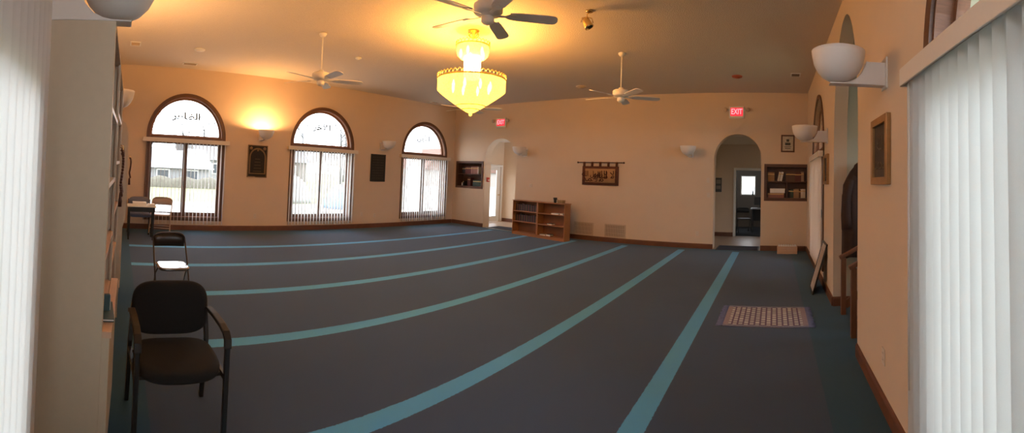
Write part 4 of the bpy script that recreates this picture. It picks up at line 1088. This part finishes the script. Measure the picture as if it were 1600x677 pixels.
STONE = mat('garden_stone', (.10, .09, .085), .9, .3, 6)
for k, (x, y, r) in enumerate(((-19.3, 6.4, .22), (-19.5, 6.95, .24), (-19.3, 7.6, .26), (-18.7, 7.2, .18), (-18.6, 6.6, .2))):
    tag(MB().ball((x, y, -.16), r, 10, 7, (1, 1.2, .7)).build('garden_stone', STONE), 'grey garden stone beside the tarp outside the middle window', 'stone', 'stones outside the middle window')
def house(x, y, w, d, h, rh, rz, label, cw, cr, wins):
    o = thing('house', (x, y, -.25), label, 'house', rz)
    MB().box(-d/2, d/2, -w/2, w/2, 0, h).build('walls', cw, o, local=True)
    mb = MB(); mb.prism([(-d/2-.4, h-.1), (d/2+.4, h-.1), (0, h+rh)], lambda a, b, c: Vector((a, c, b)), -w/2-.35, w/2+.35); mb.build('roof', cr, o, local=True)
    for (s, z, ww, hh) in wins:
        f = MB().box(d/2, d/2+.06, s-ww/2, s+ww/2, z, z+hh).build('window', WHITE, o, local=True)
        MB().box(d/2+.06, d/2+.075, s-ww/2+.08, s+ww/2-.08, z+.08, z+hh-.08).build('pane', mat('dim_pane', (.08, .09, .10), .2), f, local=True)
    MB().box(-.4, .4, w*.2, w*.2+.7, h+rh*.3, h+rh+.7).build('chimney', STONE, o, local=True)
SID = mat('pale_siding', (.27, .27, .27), .8, .05); ROOF1 = mat('snowy_roof', (.36, .36, .37), .8, .06); ROOF2 = mat('grey_shingle', (.15, .145, .15), .9, .12)
house(-34, 3.2, 7.0, 6, 1.5, 1.5, R(2), 'low white house with a snowy roof outside the first window', SID, ROOF1, [(-2.2, .5, 1.0, .8), (0, .5, 1.0, .8), (2.2, .5, 1.0, .8)])
house(-42, 10.6, 6.5, 7, 2.3, 1.8, R(6), 'grey-roofed house right of the snowy-roofed one, outside the first window', SID, ROOF2, [(-1.8, .9, 1.0, 1.0), (1.4, .9, 1.0, 1.0)])
house(-52, 19.0, 9, 7, 2.6, 2.2, R(-5), 'distant pale house among trees outside the middle window', mat('tan_siding', (.20, .18, .165), .8), ROOF2, [(-2.5, 1, 1.1, 1.1), (0, 1, 1.1, 1.1), (2.5, 1, 1.1, 1.1)])
# brick wing of the building and porch column outside the third window
t = NT('brick_facade'); co = t.coord(); mp = t.n('ShaderNodeMapping'); mp.inputs['Rotation'].default_value = (R(90), 0, R(90)); t.l(co, mp.inputs[0])
br = t.n('ShaderNodeTexBrick'); br.inputs['Scale'].default_value = 4.5; br.inputs['Color1'].default_value = (.24, .15, .125, 1); br.inputs['Color2'].default_value = (.19, .12, .10, 1); br.inputs['Mortar'].default_value = (.28, .25, .23, 1)
t.l(mp.outputs[0], br.inputs['Vector']); t.l(br.outputs['Color'], t.b.inputs['Base Color']); t.b.inputs['Roughness'].default_value = .9
BRICK = t.m
o = thing('brick_wing', (-18.5, 18.5, -.22), 'brick building wing outside the third arched window', 'building')
MB().box(-18.9, -16, 12.4, 26, .95, 1.80).build('walls', BRICK, o)
MB().box(-18.9, -15.9, 12.35, 26, -.22, .95).build('plinth', mat('white_render', (.40, .39, .37), .8), o)
mb = MB(); mb.prism([(14.3, 1.80), (25.5, 1.80), (24.5, 3.0), (17.4, 3.15), (16.0, 3.0), (15.0, 2.5)], lambda a, b, c: Vector((c, a, b)), -18.9, -15.9); mb.build('roof', mat('rust_shingle', (.15, .085, .065), .9, .3, 8), o)
o = thing('porch_column', (-12.6, 10.75, -.22), 'white porch column outside the third arched window', 'column')
MB().box(-12.78, -12.42, 10.50, 10.98, -.05, 2.6).build('shaft', WHITE, o, .01)
MB().box(-12.84, -12.36, 10.44, 11.04, -.22, -.05).build('base', WHITE, o, .01)
MB().box(-12.84, -12.36, 10.44, 11.04, 2.6, 2.75).build('capital', WHITE, o, .01)
BARK = mat('pale_grey_bark', (.17, .165, .17), .9, .2, 8)
def tree(x, y, h, label, seed):
    rnd = random.Random(seed); o = thing('bare_tree', (x, y, -.25), label, 'tree', group='bare winter trees outside the left windows')
    trunk, br = MB(), MB()
    trunk.tube([(0, 0, 0), (rnd.uniform(-.1, .1), rnd.uniform(-.1, .1), h*.3), (rnd.uniform(-.25, .25), rnd.uniform(-.25, .25), h*.65)], [h*.022, h*.017, h*.009], 7)
    def grow(p, d, L, r, lv):
        q = p + d*L*.5 + Vector((rnd.uniform(-.05, .05), rnd.uniform(-.05, .05), 0))*L; e = q + (d+Vector((rnd.uniform(-.25, .25), rnd.uniform(-.25, .25), rnd.uniform(0, .3)))).normalized()*L*.5
        br.tube([p, q, e], [r, r*.7, r*.45], 4)
        if lv:
            for k in range(4):
                dd = (d + Vector((rnd.uniform(-.9, .9), rnd.uniform(-.9, .9), rnd.uniform(-.1, .6)))).normalized()
                grow(p.lerp(e, rnd.uniform(.4, 1)), dd, L*rnd.uniform(.5, .7), r*.5, lv-1)
    for k in range(11):
        a = rnd.uniform(0, 2*PI); z = h*rnd.uniform(.22, .65)
        grow(Vector((0, 0, z)), Vector((math.cos(a), math.sin(a), rnd.uniform(.4, 1.3))).normalized(), h*rnd.uniform(.2, .32), h*.006, 2)
    trunk.build('trunk', BARK, o, local=True); br.build('branches', BARK, o, local=True)
TR = [(-44, 2, 9), (-52, 8.0, 9), (-38, 15.0, 8), (-31, 19.5, 7), (-46, 27, 10), (-55, 33, 11), (-36, 24, 8.5), (-64, 30, 12), (-64, 13, 11), (-62, 18.5, 11), (-70, 24, 12), (-76, 4.5, 11)]
for i, (x, y, h) in enumerate(TR): tree(x, y, h, 'bare grey winter tree standing beyond the lawn outside the left windows', i+3)
o = thing('low_hedge', (-30, 6, -.25), 'low brownish hedge along the lawn edge outside the first window', 'hedge')
mb = MB(); rings = []
for k in range(30):
    y = -1+14*k/29; hh = .75+.12*math.sin(k*1.7)
    rings.append([(-30+.35*math.cos(a), y, -.25+max(0, hh*math.sin(a))) for a in [R(-10+25*i) for i in range(9)]])
mb.loops(rings, False, False); mb.build('foliage', mat('winter_hedge', (.13, .12, .095), .95, .4, 6), o, solid=False)

# ------------------------------------------------------------------ world and camera
w = bpy.data.worlds.new('overcast_sky'); SC.world = w; w.use_nodes = True
bg = w.node_tree.nodes['Background']; bg.inputs[0].default_value = (.88, .94, 1.0, 1); bg.inputs[1].default_value = 7.0

f, X0, VC, PI_T, ROLL = 652.0331, 1210.6971, 257.3792, .0300, .0374
a0 = (800-X0)/f
F0 = Vector((math.sin(a0), math.cos(a0), 0)); R0 = Vector((math.cos(a0), -math.sin(a0), 0)); U0 = Vector((0, 0, 1))
FITP = PI_T
fw = F0*math.cos(FITP) + U0*math.sin(FITP); up = -F0*math.sin(FITP) + U0*math.cos(FITP)
rt = R0*math.cos(ROLL) + up*math.sin(ROLL); up = -R0*math.sin(ROLL) + up*math.cos(ROLL)
cam = bpy.data.cameras.new('camera'); co_ = bpy.data.objects.new('camera', cam); COL.objects.link(co_)
bk = -fw
co_.matrix_world = Matrix(((rt.x, up.x, bk.x, 0), (rt.y, up.y, bk.y, 0), (rt.z, up.z, bk.z, EYE), (0, 0, 0, 1)))
cam.type = 'PANO'; cam.panorama_type = 'CENTRAL_CYLINDRICAL'
cam.central_cylindrical_range_u_min = -800/f; cam.central_cylindrical_range_u_max = 800/f
cam.central_cylindrical_range_v_min = (VC-677)/f; cam.central_cylindrical_range_v_max = VC/f
cam.central_cylindrical_radius = 1.0
cam.clip_start = .02; cam.clip_end = 500
SC.camera = co_
SC.view_settings.view_transform = 'Standard'; SC.view_settings.look = 'None'; SC.view_settings.gamma = 1; SC.view_settings.use_curve_mapping = False
SC.view_settings.exposure = -0.02
SC.cycles.max_bounces = 10; SC.cycles.diffuse_bounces = 6; SC.cycles.transparent_max_bounces = 12
SC.cycles.use_denoising = True
SC.cycles.sample_clamp_indirect = 6
